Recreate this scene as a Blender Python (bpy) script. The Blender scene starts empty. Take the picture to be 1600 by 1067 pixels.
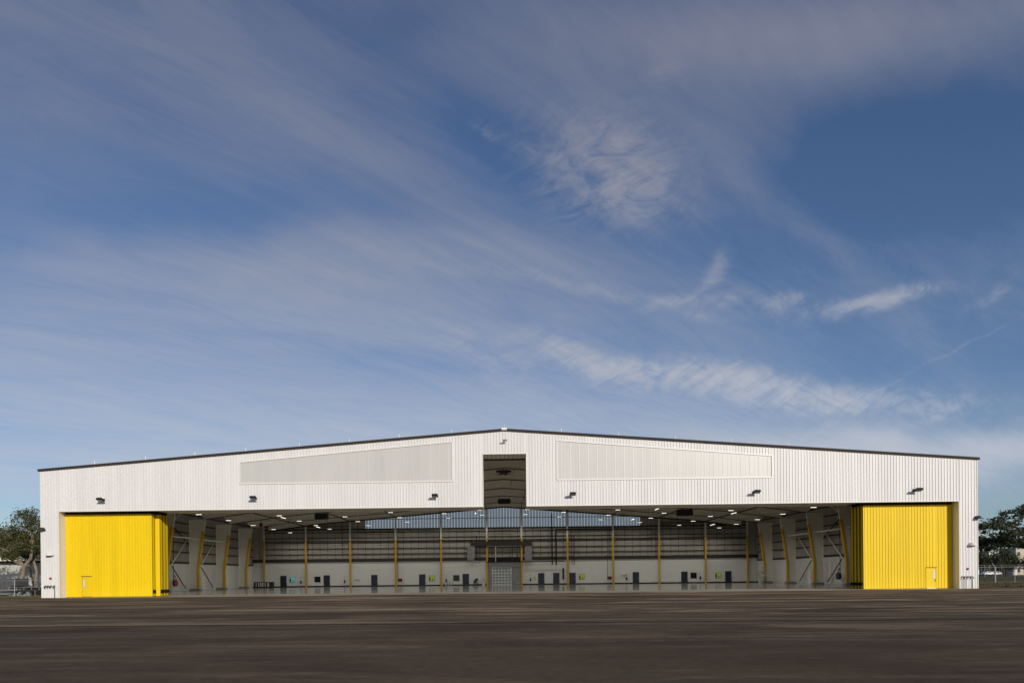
import bpy, math, random
from mathutils import Vector, Matrix
random.seed(7)
S = bpy.context.scene
COL = S.collection

# ------------------------------------------------------------------ camera
FPX, PPX, PPY = 1067.0, 771.69, 901.63          # in pixels of a 1600 px wide frame
O = Vector((-0.338, 0.0, 1.881))
YAW, PITCH, ROLL = -0.01262, -0.00307, 0.01051
_xr = Vector((math.cos(YAW), -math.sin(YAW), 0)); _yr = Vector((math.sin(YAW), math.cos(YAW), 0)); _z = Vector((0, 0, 1))
CF = math.cos(PITCH)*_yr + math.sin(PITCH)*_z
_zz = -math.sin(PITCH)*_yr + math.cos(PITCH)*_z
CR = math.cos(ROLL)*_xr - math.sin(ROLL)*_zz
CU = math.sin(ROLL)*_xr + math.cos(ROLL)*_zz
cam_data = bpy.data.cameras.new('camera'); cam = bpy.data.objects.new('camera', cam_data); COL.objects.link(cam)
m = Matrix((CR, CU, -CF)).transposed().to_4x4(); m.translation = O
cam.matrix_world = m
cam_data.sensor_width = 36.0; cam_data.lens = FPX/1600*36.0
cam_data.shift_x = (800-PPX)/1600; cam_data.shift_y = (PPY-533.5)/1600
cam_data.clip_start = 0.1; cam_data.clip_end = 6000
S.camera = cam

def sky_uv(px, py):                             # direction (x/y, z/y) in the world
    r = CF + CR*((px-PPX)/FPX) + CU*((PPY-py)/FPX)
    return r.x/r.y, r.z/r.y

# ------------------------------------------------------------------ sun, sky, exposure
SUN_AZ, SUN_EL = math.radians(25), math.radians(18.5)      # azimuth from the facade normal towards +x
sd = Vector((math.sin(SUN_AZ)*math.cos(SUN_EL), -math.cos(SUN_AZ)*math.cos(SUN_EL), math.sin(SUN_EL)))
sun_data = bpy.data.lights.new('sun', 'SUN'); sun = bpy.data.objects.new('sun', sun_data); COL.objects.link(sun)
sun_data.energy = 3.5; sun_data.angle = math.radians(0.53); sun_data.color = (1.0, 0.93, 0.83)
sun.rotation_euler = (-sd).to_track_quat('-Z', 'Y').to_euler(); sun.location = (60, -60, 60)

W = bpy.data.worlds.new('World'); S.world = W; W.use_nodes = True
nt = W.node_tree; N = nt.nodes; Lk = nt.links
for n in list(N): N.remove(n)
def nd(t, **k):
    n = N.new(t)
    for a, b in k.items(): setattr(n, a, b)
    return n
def mth(op, a, b=None, c=None, clamp=False):
    n = nd('ShaderNodeMath', operation=op); n.use_clamp = clamp
    for i, v in enumerate((a, b, c)):
        if v is None: continue
        if isinstance(v, (int, float)): n.inputs[i].default_value = v
        else: Lk.new(v, n.inputs[i])
    return n.outputs[0]
sky = nd('ShaderNodeTexSky', sky_type='NISHITA'); sky.sun_disc = False
sky.sun_elevation = SUN_EL; sky.sun_rotation = math.atan2(sd.x, sd.y)
sky.altitude = 0; sky.air_density = 1.0; sky.dust_density = 0.35; sky.ozone_density = 2.2
tc = nd('ShaderNodeTexCoord'); sep = nd('ShaderNodeSeparateXYZ'); Lk.new(tc.outputs['Generated'], sep.inputs[0])
X_, Y_, Z_ = sep.outputs
yc = mth('MAXIMUM', Y_, 0.05)
U_ = mth('DIVIDE', X_, yc); V_ = mth('DIVIDE', Z_, yc)
front = mth('MULTIPLY', mth('SUBTRACT', Y_, 0.15), 4.0, clamp=True)
# high cirrus plane seen in perspective
zc = mth('ADD', mth('MAXIMUM', Z_, 0.0), 0.16)
PX, PY = mth('DIVIDE', X_, zc), mth('DIVIDE', Y_, zc)
comb = nd('ShaderNodeCombineXYZ'); Lk.new(PX, comb.inputs[0]); Lk.new(PY, comb.inputs[1])
combuv = nd('ShaderNodeCombineXYZ'); Lk.new(U_, combuv.inputs[0]); Lk.new(V_, combuv.inputs[1])
def noise(vec, rot, scale3, scale, detail, rough, dist, loc=(0, 0, 0)):
    mp = nd('ShaderNodeMapping'); mp.inputs['Rotation'].default_value = (0, 0, math.radians(rot))
    mp.inputs['Scale'].default_value = scale3; mp.inputs['Location'].default_value = loc
    mp0 = nd('ShaderNodeMapping'); mp0.inputs['Rotation'].default_value = (0, 0, math.radians(rot))
    mp.inputs['Rotation'].default_value = (0, 0, 0)
    Lk.new(vec, mp0.inputs[0]); Lk.new(mp0.outputs[0], mp.inputs[0])
    n = nd('ShaderNodeTexNoise'); n.inputs['Scale'].default_value = scale; n.inputs['Detail'].default_value = detail
    n.inputs['Roughness'].default_value = rough; n.inputs['Distortion'].default_value = dist
    Lk.new(mp.outputs[0], n.inputs['Vector']); return n.outputs['Fac']
def ramp(v, a, b):
    r = nd('ShaderNodeMapRange'); r.interpolation_type = 'SMOOTHSTEP'
    r.inputs['From Min'].default_value = a; r.inputs['From Max'].default_value = b
    Lk.new(v, r.inputs['Value']); return r.outputs['Result']
n_wide = noise(comb.outputs[0], -30, (0.55, 1.0, 1), 0.9, 6, 0.55, 0.6, (3.1, 1.7, 0))
n_fib = noise(comb.outputs[0], -34, (0.45, 1.5, 1), 1.5, 12, 0.60, 1.6, (7.3, 2.2, 0))
n_fine = noise(comb.outputs[0], -42, (0.6, 2.2, 1), 5.0, 12, 0.64, 1.6)
n_puff = noise(combuv.outputs[0], -20, (0.8, 1.8, 1), 12.0, 12, 0.66, 1.5, (1.3, 4.2, 0))
n_warp = noise(combuv.outputs[0], 0, (1, 1, 1), 3.2, 4, 0.5, 0.3, (5.3, 1.2, 0))
n_warp2 = noise(combuv.outputs[0], 0, (1, 1, 1), 3.4, 4, 0.5, 0.3, (9.9, 8.8, 0))
UW = mth('ADD', U_, mth('MULTIPLY', mth('SUBTRACT', n_warp, 0.5), 0.16))
VW = mth('ADD', V_, mth('MULTIPLY', mth('SUBTRACT', n_warp2, 0.5), 0.10))
def bank(px, py, ru, rv, rot, amp):             # one soft bank of cloud: a gaussian in direction space
    u0, v0 = sky_uv(px, py); ru /= FPX; rv /= FPX
    c, s = math.cos(math.radians(rot)), math.sin(math.radians(rot))
    du, dv = mth('SUBTRACT', UW, u0), mth('SUBTRACT', VW, v0)
    a = mth('ADD', mth('MULTIPLY', du, c/ru), mth('MULTIPLY', dv, s/ru))
    b = mth('ADD', mth('MULTIPLY', du, -s/rv), mth('MULTIPLY', dv, c/rv))
    e = mth('EXPONENT', mth('MULTIPLY', mth('ADD', mth('MULTIPLY', a, a), mth('MULTIPLY', b, b)), -1.0))
    return mth('MULTIPLY', e, amp)
def total(lst):
    t = lst[0]
    for x in lst[1:]: t = mth('ADD', t, x)
    return t
veil = total([bank(*b) for b in [
    (150, 580, 460, 130, 0, 0.62), (430, 420, 330, 75, -6, 0.42), (600, 400, 280, 42, -4, 0.42), (800, 500, 330, 90, -6, 0.34),
    (120, 90, 420, 170, -12, 0.34), (480, 170, 330, 90, -28, 0.30), (80, 440, 200, 45, -6, .22),
    (900, 120, 240, 110, -35, 0.22), (1130, 230, 90, 90, -50, 0.20), (1430, 20, 330, 70, 4, 0.50), (1150, 60, 260, 70, -5, 0.34),
    (1430, 690, 330, 26, -2, 1.6), (800, 650, 520, 50, 0, 0.50), (1260, 360, 200, 24, -44, 0.16), (350, 700, 500, 60, 2, 0.38), (900, 720, 1100, 45, 0, 0.35),
    (260, 350, 210, 55, 5, -0.22), (760, 235, 150, 60, -40, -0.30), (1420, 250, 260, 120, 0, -0.34), (690, 30, 90, 50, 0, -0.12)]])
bright = total([bank(*b[:5], b[5]*1.9) for b in [
    (940, 258, 105, 66, -12, 1.15), (880, 325, 60, 22, 28, 0.40), (1000, 300, 80, 30, -10, 0.35),
    (1060, 110, 26, 26, 0, 0.3), (760, 215, 22, 10, -40, 0.25),
    (960, 560, 120, 16, -7, 1.05), (1130, 590, 200, 19, -9, 1.25), (1330, 616, 180, 18, -3, 0.95), (760, 570, 130, 26, -22, 0.42),
    (1360, 474, 90, 11, 10, 1.0), (1225, 482, 42, 12, 12, 0.6), (1105, 465, 80, 12, -3, 0.5), (1120, 425, 34, 14, 62, 0.55), (1100, 492, 26, 8, -10, 0.45),
    (900, 452, 210, 11, -7, 0.34), (1470, 560, 120, 2.6, 25, 0.11), (1540, 460, 40, 9, 28, 0.22), (1270, 660, 60, 7, 20, .25)]])
fib = ramp(n_fib, 0.28, 0.78); wide = ramp(n_wide, 0.30, 0.72); puff = ramp(n_puff, 0.30, 0.74); fine = ramp(n_fine, 0.25, 0.8)
base = mth('MULTIPLY', mth('ADD', mth('MULTIPLY', fib, 0.6), mth('MULTIPLY', fine, 0.4)), mth('ADD', mth('MULTIPLY', wide, 0.26), 0.06))
veil_m = mth('MULTIPLY', mth('MAXIMUM', veil, -0.4), mth('ADD', mth('ADD', mth('MULTIPLY', fib, 0.65), mth('MULTIPLY', fine, 0.35)), 0.55))
bright_m = mth('MULTIPLY', bright, mth('MULTIPLY', mth('ADD', mth('MULTIPLY', puff, 1.15), 0.06), mth('ADD', mth('MULTIPLY', fine, 0.7), 0.35)))
back = mth('MULTIPLY', mth('SUBTRACT', 1.0, front), mth('ADD', mth('MULTIPLY', fib, 0.35), 0.15))
dens = mth('ADD', mth('ADD', base, back), mth('MULTIPLY', mth('ADD', veil_m, bright_m), front))
dens = mth('SUBTRACT', 1.0, mth('EXPONENT', mth('MULTIPLY', mth('MAXIMUM', dens, 0.0), -1.15)))
tint = nd('ShaderNodeMix', data_type='RGBA', blend_type='MULTIPLY'); tint.inputs['Factor'].default_value = 1.0
SKY_TINT = (0.62, 0.70, 0.86, 1)
SKY_STRENGTH = 0.10
Lk.new(sky.outputs[0], tint.inputs['A']); tint.inputs['B'].default_value = SKY_TINT
mix = nd('ShaderNodeMix', data_type='RGBA'); Lk.new(dens, mix.inputs['Factor']); Lk.new(tint.outputs['Result'], mix.inputs['A'])
# cloud colour: a little darker and mauve high up, brighter near the horizon
cmix = nd('ShaderNodeMix', data_type='RGBA'); Lk.new(ramp(Z_, 0.05, 0.62), cmix.inputs['Factor'])
cmix.inputs['A'].default_value = (5.1, 5.5, 6.3, 1); cmix.inputs['B'].default_value = (2.5, 2.58, 3.25, 1)
Lk.new(cmix.outputs['Result'], mix.inputs['B'])
bg = nd('ShaderNodeBackground'); bg.inputs['Strength'].default_value = SKY_STRENGTH
Lk.new(mix.outputs['Result'], bg.inputs['Color'])
wo = nd('ShaderNodeOutputWorld'); Lk.new(bg.outputs[0], wo.inputs[0])

S.view_settings.view_transform = 'Standard'; S.view_settings.look = 'None'
S.view_settings.exposure = 0.0; S.view_settings.gamma = 1.0; S.view_settings.use_curve_mapping = False
S.render.engine = 'CYCLES'
S.cycles.use_denoising = True; S.cycles.max_bounces = 8; S.cycles.diffuse_bounces = 5; S.cycles.glossy_bounces = 3
S.cycles.transparent_max_bounces = 12; S.cycles.sample_clamp_indirect = 25.0; S.cycles.use_light_tree = True; S.cycles.blur_glossy = 1.0

# ------------------------------------------------------------------ materials
def mat(name, col, rough=0.6, metal=0.0, var=0.0, vscale=(1, 1, 1), nscale=1.0, bump=0.0, bscale=20, emit=None, estr=0, spec=0.5, var2=None, coat=0, orand=0):
    M = bpy.data.materials.new(name); M.use_nodes = True; t = M.node_tree; b = t.nodes['Principled BSDF']
    b.inputs['Base Color'].default_value = (*col, 1); b.inputs['Roughness'].default_value = rough; b.inputs['Metallic'].default_value = metal
    b.inputs['Specular IOR Level'].default_value = spec
    if coat: b.inputs['Coat Weight'].default_value = coat; b.inputs['Coat Roughness'].default_value = 0.05
    if emit: b.inputs['Emission Color'].default_value = (*emit, 1); b.inputs['Emission Strength'].default_value = estr
    tcn = t.nodes.new('ShaderNodeTexCoord'); mp = t.nodes.new('ShaderNodeMapping'); t.links.new(tcn.outputs['Object'], mp.inputs[0])
    mp.inputs['Scale'].default_value = vscale
    if var:
        n = t.nodes.new('ShaderNodeTexNoise'); n.inputs['Scale'].default_value = nscale; n.inputs['Detail'].default_value = 8; n.inputs['Roughness'].default_value = 0.62
        t.links.new(mp.outputs[0], n.inputs['Vector'])
        r = t.nodes.new('ShaderNodeMapRange'); r.inputs['From Min'].default_value = 0.3; r.inputs['From Max'].default_value = 0.7
        t.links.new(n.outputs['Fac'], r.inputs['Value'])
        x = t.nodes.new('ShaderNodeMix'); x.data_type = 'RGBA'
        a = tuple(c*(1-var) for c in col); c2 = var2 or tuple(min(1, c*(1+var)) for c in col)
        x.inputs['A'].default_value = (*a, 1); x.inputs['B'].default_value = (*c2, 1)
        t.links.new(r.outputs['Result'], x.inputs['Factor']); t.links.new(x.outputs['Result'], b.inputs['Base Color'])
    if orand:                                   # each sheet of cladding has a tone of its own
        oi = t.nodes.new('ShaderNodeObjectInfo'); rr = t.nodes.new('ShaderNodeMapRange')
        rr.inputs['To Min'].default_value = 1-orand; rr.inputs['To Max'].default_value = 1+orand*.6; t.links.new(oi.outputs['Random'], rr.inputs['Value'])
        cc = t.nodes.new('ShaderNodeCombineColor'); [t.links.new(rr.outputs['Result'], cc.inputs[i]) for i in range(3)]
        y = t.nodes.new('ShaderNodeMix'); y.data_type = 'RGBA'; y.blend_type = 'MULTIPLY'; y.inputs['Factor'].default_value = 1
        t.links.new(b.inputs['Base Color'].links[0].from_socket, y.inputs['A']); t.links.new(cc.outputs[0], y.inputs['B']); t.links.new(y.outputs['Result'], b.inputs['Base Color'])
    if bump:
        n2 = t.nodes.new('ShaderNodeTexNoise'); n2.inputs['Scale'].default_value = bscale; n2.inputs['Detail'].default_value = 5
        t.links.new(mp.outputs[0], n2.inputs['Vector'])
        bp = t.nodes.new('ShaderNodeBump'); bp.inputs['Strength'].default_value = bump; bp.inputs['Distance'].default_value = 0.05
        t.links.new(n2.outputs['Fac'], bp.inputs['Height']); t.links.new(bp.outputs[0], b.inputs['Normal'])
    return M
M = {}
M['white'] = mat('white_metal', (0.665, 0.655, 0.64), 0.45, spec=.35, orand=.035, var=0.05, nscale=0.6, vscale=(1.6, 1, .12))
M['whiteplain'] = mat('white_paint', (0.72, 0.70, 0.66), 0.5, var=0.03, nscale=0.6)
M['trim'] = mat('white_trim', (0.70, 0.68, 0.64), 0.4)
M['clerestory'] = mat('translucent_sheet', (0.52, 0.51, 0.485), 0.38, var=0.05, nscale=0.5, vscale=(1, 1, .1))
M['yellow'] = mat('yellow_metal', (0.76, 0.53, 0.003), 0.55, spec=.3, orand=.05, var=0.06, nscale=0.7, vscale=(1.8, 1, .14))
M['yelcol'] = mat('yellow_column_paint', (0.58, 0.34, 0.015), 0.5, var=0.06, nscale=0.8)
M['bronze'] = mat('dark_bronze_trim', (0.040, 0.033, 0.029), 0.8, var=.1, spec=.2)
M['black'] = mat('black_steel', (0.010, 0.010, 0.010), 0.7, spec=.3)
M['girt'] = mat('shaded_primer_steel', (0.028, 0.023, 0.022), 0.6, var=.15, nscale=1.5)  # red-brown primer with the girts' shade mixed into the colour
M['frame'] = mat('frame_white_steel', (0.74, 0.71, 0.63), 0.5, var=0.05, nscale=0.7)
M['insul'] = mat('insulation_facing', (0.38, 0.365, 0.33), 0.6, var=0.06, nscale=0.8, bump=0.25, bscale=1.5)
M['ceil'] = mat('ceiling_liner', (0.82, 0.77, 0.67), 0.6, var=0.05, nscale=0.5, bump=0.2, bscale=1.0)
M['liner'] = mat('white_liner_wall', (0.70, 0.71, 0.69), 0.5, var=0.03, nscale=0.6)
M['soffit'] = mat('soffit_beige', (0.68, 0.60, 0.50), 0.55, var=.04)
M['dkdoor'] = mat('navy_door_paint', (0.018, 0.024, 0.045), 0.4)
M['wire'] = mat('dull_wire', (0.12, 0.12, 0.12), 0.7)
M['grey'] = mat('galvanised_grey', (0.33, 0.33, 0.33), 0.45, metal=0.4, var=.12, nscale=4)
M['greywall'] = mat('grey_vestibule_panel', (0.24, 0.24, 0.25), 0.5, var=.04)
M['red'] = mat('red_paint', (0.30, 0.02, 0.02), 0.4)
M['redpipe'] = mat('dull_red_pipe', (0.12, 0.03, 0.03), 0.5)
M['orange'] = mat('orange_paint', (0.65, 0.25, 0.02), 0.45)
M['chrome'] = mat('brushed_metal', (0.5, 0.5, 0.5), 0.3, metal=0.8)
M['sign'] = mat('lime_notice', (0.55, 0.60, 0.03), 0.5)
M['glassdark'] = mat('dark_window_glass', (0.012, 0.013, 0.013), 0.08)
M['glasslime'] = mat('lime_lit_room', (0.35, 0.42, 0.05), 0.3, emit=(0.55, 0.7, 0.1), estr=0.12)
M['glassteal'] = mat('teal_lit_room', (0.15, 0.35, 0.36), 0.3, emit=(0.15, 0.45, 0.48), estr=0.35)
M['glassday'] = mat('frosted_door_glass', (0.12, 0.145, 0.15), 0.2, emit=(0.5, 0.62, 0.68), estr=0.05)  # faint glow put into the glass for the light behind the door
M['frost'] = mat('frosted_vision_glass', (0.8, 0.8, 0.78), 0.2)
M['lamp'] = mat('lamp_diffuser', (0.9, 0.9, 0.85), 0.4, emit=(1.0, 0.93, 0.80), estr=2.6)
M['bark'] = mat('bark', (0.20, 0.155, 0.11), 0.9, var=0.35, nscale=2.5, vscale=(1, 1, .4), bump=.6, bscale=6)
M['darkbark'] = mat('dark_bark', (0.06, 0.05, 0.04), 0.9, var=0.3, nscale=2)
M['rust'] = mat('dark_machine_paint', (0.03, 0.03, 0.032), 0.5, var=.3, nscale=3)
M['tyre'] = mat('tyre_rubber', (0.02, 0.02, 0.02), 0.8)
M['bin'] = mat('grey_bin_steel', (0.075, 0.075, 0.08), 0.6, var=.2, nscale=2)
M['bldg'] = mat('pale_stucco', (0.46, 0.45, 0.42), 0.8, var=.06, nscale=.6)
M['roofw'] = mat('white_roof_edge', (0.74, 0.70, 0.60), 0.6, var=.05)
M['beige'] = mat('beige_wall', (0.50, 0.44, 0.34), 0.8, var=.1, nscale=.2)
M['carwhite'] = mat('white_car_paint', (0.8, 0.8, 0.78), 0.25, coat=.5)

# translucent gable sheets: daylight from outside comes through
tm = bpy.data.materials.new('gable_daylight_sheet'); tm.use_nodes = True; t = tm.node_tree
for n in list(t.nodes): t.nodes.remove(n)
o_ = t.nodes.new('ShaderNodeOutputMaterial'); tr = t.nodes.new('ShaderNodeBsdfTranslucent'); df = t.nodes.new('ShaderNodeBsdfDiffuse'); mx = t.nodes.new('ShaderNodeMixShader')
tr.inputs[0].default_value = (1.0, 0.86, 0.73, 1); df.inputs[0].default_value = (0.6, 0.6, 0.6, 1); mx.inputs[0].default_value = 0.96
t.links.new(df.outputs[0], mx.inputs[1]); t.links.new(tr.outputs[0], mx.inputs[2]); t.links.new(mx.outputs[0], o_.inputs[0])
M['daylight'] = tm

# foliage with translucency and per-leaf variation
def leafmat(name, c1, c2):
    lm = bpy.data.materials.new(name); lm.use_nodes = True; t = lm.node_tree; b = t.nodes['Principled BSDF']
    g = t.nodes.new('ShaderNodeNewGeometry'); cr = t.nodes.new('ShaderNodeMix'); cr.data_type = 'RGBA'
    cr.inputs['A'].default_value = (*c1, 1); cr.inputs['B'].default_value = (*c2, 1)
    t.links.new(g.outputs['Random Per Island'], cr.inputs['Factor'])
    t.links.new(cr.outputs['Result'], b.inputs['Base Color']); b.inputs['Roughness'].default_value = 0.6
    tr = t.nodes.new('ShaderNodeBsdfTranslucent'); t.links.new(cr.outputs['Result'], tr.inputs[0])
    mx = t.nodes.new('ShaderNodeMixShader'); mx.inputs[0].default_value = 0.3
    out = t.nodes['Material Output']
    t.links.new(b.outputs[0], mx.inputs[1]); t.links.new(tr.outputs[0], mx.inputs[2]); t.links.new(mx.outputs[0], out.inputs[0])
    return lm
M['leafA'] = leafmat('oak_leaf', (0.05, 0.075, 0.018), (0.115, 0.105, 0.030))
M['leafB'] = leafmat('brown_green_leaf', (0.055, 0.060, 0.018), (0.15, 0.10, 0.035))
M['leafC'] = leafmat('dark_green_leaf', (0.030, 0.045, 0.018), (0.060, 0.068, 0.030))
M['leafD'] = leafmat('hedge_leaf', (0.04, 0.055, 0.018), (0.09, 0.085, 0.035))

# asphalt
def asphalt():
    A = bpy.data.materials.new('asphalt'); A.use_nodes = True; t = A.node_tree; b = t.nodes['Principled BSDF']
    tcn = t.nodes.new('ShaderNodeTexCoord')
    def nz(sc, scale, det, rough=.6, dist=0.0, rot=0):
        mp = t.nodes.new('ShaderNodeMapping'); mp.inputs['Scale'].default_value = sc; mp.inputs['Rotation'].default_value = (0, 0, math.radians(rot))
        t.links.new(tcn.outputs['Object'], mp.inputs[0])
        n = t.nodes.new('ShaderNodeTexNoise'); n.inputs['Scale'].default_value = scale; n.inputs['Detail'].default_value = det
        n.inputs['Roughness'].default_value = rough; n.inputs['Distortion'].default_value = dist
        t.links.new(mp.outputs[0], n.inputs['Vector']); return n.outputs['Fac']
    def rg(v, a, b_, lo=0, hi=1):
        r = t.nodes.new('ShaderNodeMapRange'); r.interpolation_type = 'SMOOTHSTEP'
        for k, x in (('From Min', a), ('From Max', b_), ('To Min', lo), ('To Max', hi)): r.inputs[k].default_value = x
        t.links.new(v, r.inputs['Value']); return r.outputs['Result']
    def mixc(f, a, b_, bt='MIX'):
        x = t.nodes.new('ShaderNodeMix'); x.data_type = 'RGBA'; x.blend_type = bt
        for k, v in (('Factor', f), ('A', a), ('B', b_)):
            if isinstance(v, tuple): x.inputs[k].default_value = (*v, 1)
            elif isinstance(v, (int, float)): x.inputs[k].default_value = v
            else: t.links.new(v, x.inputs[k])
        return x.outputs['Result']
    def mm(op, a, b_):
        x = t.nodes.new('ShaderNodeMath'); x.operation = op; x.use_clamp = op != 'SUBTRACT'
        for i, v in enumerate((a, b_)):
            if isinstance(v, (int, float)): x.inputs[i].default_value = v
            else: t.links.new(v, x.inputs[i])
        return x.outputs[0]
    patch = rg(nz((.5, 1.1, 1), .20, 10, .70, .5), .36, .64)
    sp = t.nodes.new('ShaderNodeSeparateXYZ'); t.links.new(tcn.outputs['Object'], sp.inputs[0])
    worn = rg(sp.outputs[1], 14, 46, .12, 1.0)          # the older paving near the hangar is more worn and dusty
    c = mixc(mm('MULTIPLY', patch, rg(sp.outputs[1], 8, 34, .40, 1.0)), (0.076, 0.053, 0.036), (0.150, 0.107, 0.070))
    green = rg(nz((1, 1.6, 1), .07, 3, .5), .5, .65, 0, .5)
    c = mixc(green, c, (0.092, 0.080, 0.054))
    # dusty drag streaks, long across the apron
    st = rg(nz((.13, 1.0, 1), .34, 8, .64, 1.3, 3), .52, .61)
    st2 = rg(nz((.35, 1.3, 1), .9, 7, .66, .8, -6), .54, .72)
    area = mm('MULTIPLY', rg(nz((.5, 1, 1), .07, 3, .5, 0), .32, .48), worn)
    c = mixc(mm('MULTIPLY', mm('MULTIPLY', st, area), .90), c, (0.40, 0.30, 0.19))
    c = mixc(mm('MULTIPLY', st2, .38), c, (0.25, 0.19, 0.13))
    dk = rg(nz((.16, 1.1, 1), .35, 7, .62, 1.2, 2), .54, .68, 0, .70)
    c = mixc(dk, c, (0.045, 0.034, 0.026))
    grit = rg(nz((1, 1, 1), 55, 3, .7), .3, .7, .55, 1.45)
    g2 = rg(nz((1, 1, 1), 3.5, 6, .7), .3, .7, .86, 1.14)
    gg = t.nodes.new('ShaderNodeMath'); gg.operation = 'MULTIPLY'; t.links.new(grit, gg.inputs[0]); t.links.new(g2, gg.inputs[1])
    cc = t.nodes.new('ShaderNodeCombineColor'); [t.links.new(gg.outputs[0], cc.inputs[i]) for i in range(3)]
    c = mixc(1.0, c, cc.outputs[0], 'MULTIPLY')
    t.links.new(c, b.inputs['Base Color']); b.inputs['Roughness'].default_value = .95; b.inputs['Specular IOR Level'].default_value = .06
    bp = t.nodes.new('ShaderNodeBump'); bp.inputs['Strength'].default_value = .55; bp.inputs['Distance'].default_value = .012
    t.links.new(nz((1, 1, 1), 60, 4, .7), bp.inputs['Height']); t.links.new(bp.outputs[0], b.inputs['Normal'])
    return A
M['asphalt'] = asphalt()
M['seam'] = mat('tar_seam', (0.022, 0.019, 0.017), 0.95, spec=.05, var=.2, nscale=1)
M['lip'] = mat('pale_seam_edge', (0.115, 0.085, 0.06), 0.95, spec=.05, var=.3, nscale=.8)
M['concrete'] = mat('concrete', (0.42, 0.37, 0.30), 0.4, var=0.10, nscale=0.35, vscale=(.4, 1, 1), bump=.1)
M['epoxy'] = mat('glossy_epoxy_floor', (0.28, 0.275, 0.25), 0.11, var=0.06, nscale=0.2, spec=.6)
M['grass'] = mat('dry_grass_ground', (0.085, 0.10, 0.028), 0.95, spec=.05, var=.35, nscale=.35, var2=(0.135, 0.105, 0.045))
M['dirt'] = mat('brown_dirt', (0.125, 0.080, 0.048), 0.95, spec=.05, var=.3, nscale=.6)
M['oldpave'] = mat('old_olive_paving', (0.080, 0.070, 0.036), 0.95, spec=.05, var=.2, nscale=.1)

# ------------------------------------------------------------------ mesh helpers
class MB:
    def __init__(s): s.v = []; s.f = []
    def add(s, vs, fs):
        n = len(s.v); s.v += [tuple(v) for v in vs]; s.f += [tuple(i+n for i in f) for f in fs]; return s
    def box(s, x0, x1, y0, y1, z0, z1):
        if x0 > x1: x0, x1 = x1, x0
        return s.add([(x0,y0,z0),(x1,y0,z0),(x1,y1,z0),(x0,y1,z0),(x0,y0,z1),(x1,y0,z1),(x1,y1,z1),(x0,y1,z1)],
                     [(0,3,2,1),(4,5,6,7),(0,1,5,4),(1,2,6,5),(2,3,7,6),(3,0,4,7)])
    def beam(s, p, q, w, h, up=(0, 0, 1)):
        p, q = Vector(p), Vector(q); d = (q-p).normalized(); upv = Vector(up)
        if abs(d.dot(upv)) > .98: upv = Vector((0, 1, 0))
        a = d.cross(upv).normalized()*w/2; b = a.cross(d).normalized()*h/2
        return s.add([p-a-b, p+a-b, p+a+b, p-a+b, q-a-b, q+a-b, q+a+b, q-a+b],
                     [(0,1,2,3),(7,6,5,4),(0,4,5,1),(1,5,6,2),(2,6,7,3),(3,7,4,0)])
    def tube(s, pts, rs, n=8, cap=True):
        if isinstance(rs, (int, float)): rs = [rs]*len(pts)
        pts = [Vector(p) for p in pts]; base = len(s.v); prev = None
        for i, p in enumerate(pts):
            d = (pts[min(i+1, len(pts)-1)]-pts[max(i-1, 0)]).normalized()
            ref = Vector((0, 0, 1)) if abs(d.z) < .95 else Vector((1, 0, 0))
            a = d.cross(ref).normalized() if prev is None else (prev-d*prev.dot(d)).normalized()
            prev = a; b = d.cross(a)
            for k in range(n):
                t = 2*math.pi*k/n; s.v.append(tuple(p+(a*math.cos(t)+b*math.sin(t))*rs[i]))
        for i in range(len(pts)-1):
            for k in range(n):
                s.f.append((base+i*n+k, base+i*n+(k+1) % n, base+(i+1)*n+(k+1) % n, base+(i+1)*n+k))
        if cap:
            s.f.append(tuple(base+k for k in range(n))[::-1]); e = base+(len(pts)-1)*n; s.f.append(tuple(e+k for k in range(n)))
        return s
    def disc(s, c, axis, r, t, n=16, r2=None):       # a short cylinder along axis
        c = Vector(c); a = Vector(axis).normalized()
        return s.tube([c-a*t/2, c+a*t/2], [r, r if r2 is None else r2], n)
    def extrude_y(s, poly, y0, y1):                 # poly of (x,z)
        n = len(poly); vs = [(x, y0, z) for x, z in poly]+[(x, y1, z) for x, z in poly]
        fs = [tuple(range(n)), tuple(range(2*n-1, n-1, -1))]+[(i, i+n, (i+1) % n+n, (i+1) % n) for i in range(n)]
        return s.add(vs, fs)
    def extrude_x(s, poly, x0, x1):                 # poly of (y,z)
        n = len(poly); vs = [(x0, y, z) for y, z in poly]+[(x1, y, z) for y, z in poly]
        fs = [tuple(range(n)), tuple(range(2*n-1, n-1, -1))]+[(i, i+n, (i+1) % n+n, (i+1) % n) for i in range(n)]
        return s.add(vs, fs)
    def build(s, name, m, parent=None, smooth=False, loc=None):
        me = bpy.data.meshes.new(name); me.from_pydata(s.v, [], s.f); me.update()
        me.materials.append(M[m] if isinstance(m, str) else m)
        if smooth:
            me.polygons.foreach_set('use_smooth', [True]*len(me.polygons))
        o = bpy.data.objects.new(name, me); COL.objects.link(o)
        if parent: o.parent = parent
        if loc: o.location = loc
        return o
def thing(name, label, cat, loc=(0, 0, 0), rz=0, group=None):
    o = bpy.data.objects.new(name, None); COL.objects.link(o); o.location = loc; o.rotation_euler = (0, 0, rz); o.empty_display_size = .3
    o['label'] = label; o['category'] = cat
    if group: o['group'] = group
    return o
def tag(o, label, cat, group=None):
    o['label'] = label; o['category'] = cat
    if group: o['group'] = group
    return o
def dup(root, loc, rz=None, label=None):
    r = root.copy(); COL.objects.link(r); r.location = loc
    if rz is not None: r.rotation_euler = (0, 0, rz)
    if label: r['label'] = label
    for ch in root.children:
        c = ch.copy(); COL.objects.link(c); c.parent = r
        for g in ch.children:
            d = g.copy(); COL.objects.link(d); d.parent = c
    return r
def inst(o, parent, loc):
    c = o.copy(); COL.objects.link(c); c.parent = parent; c.location = loc; return c
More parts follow.
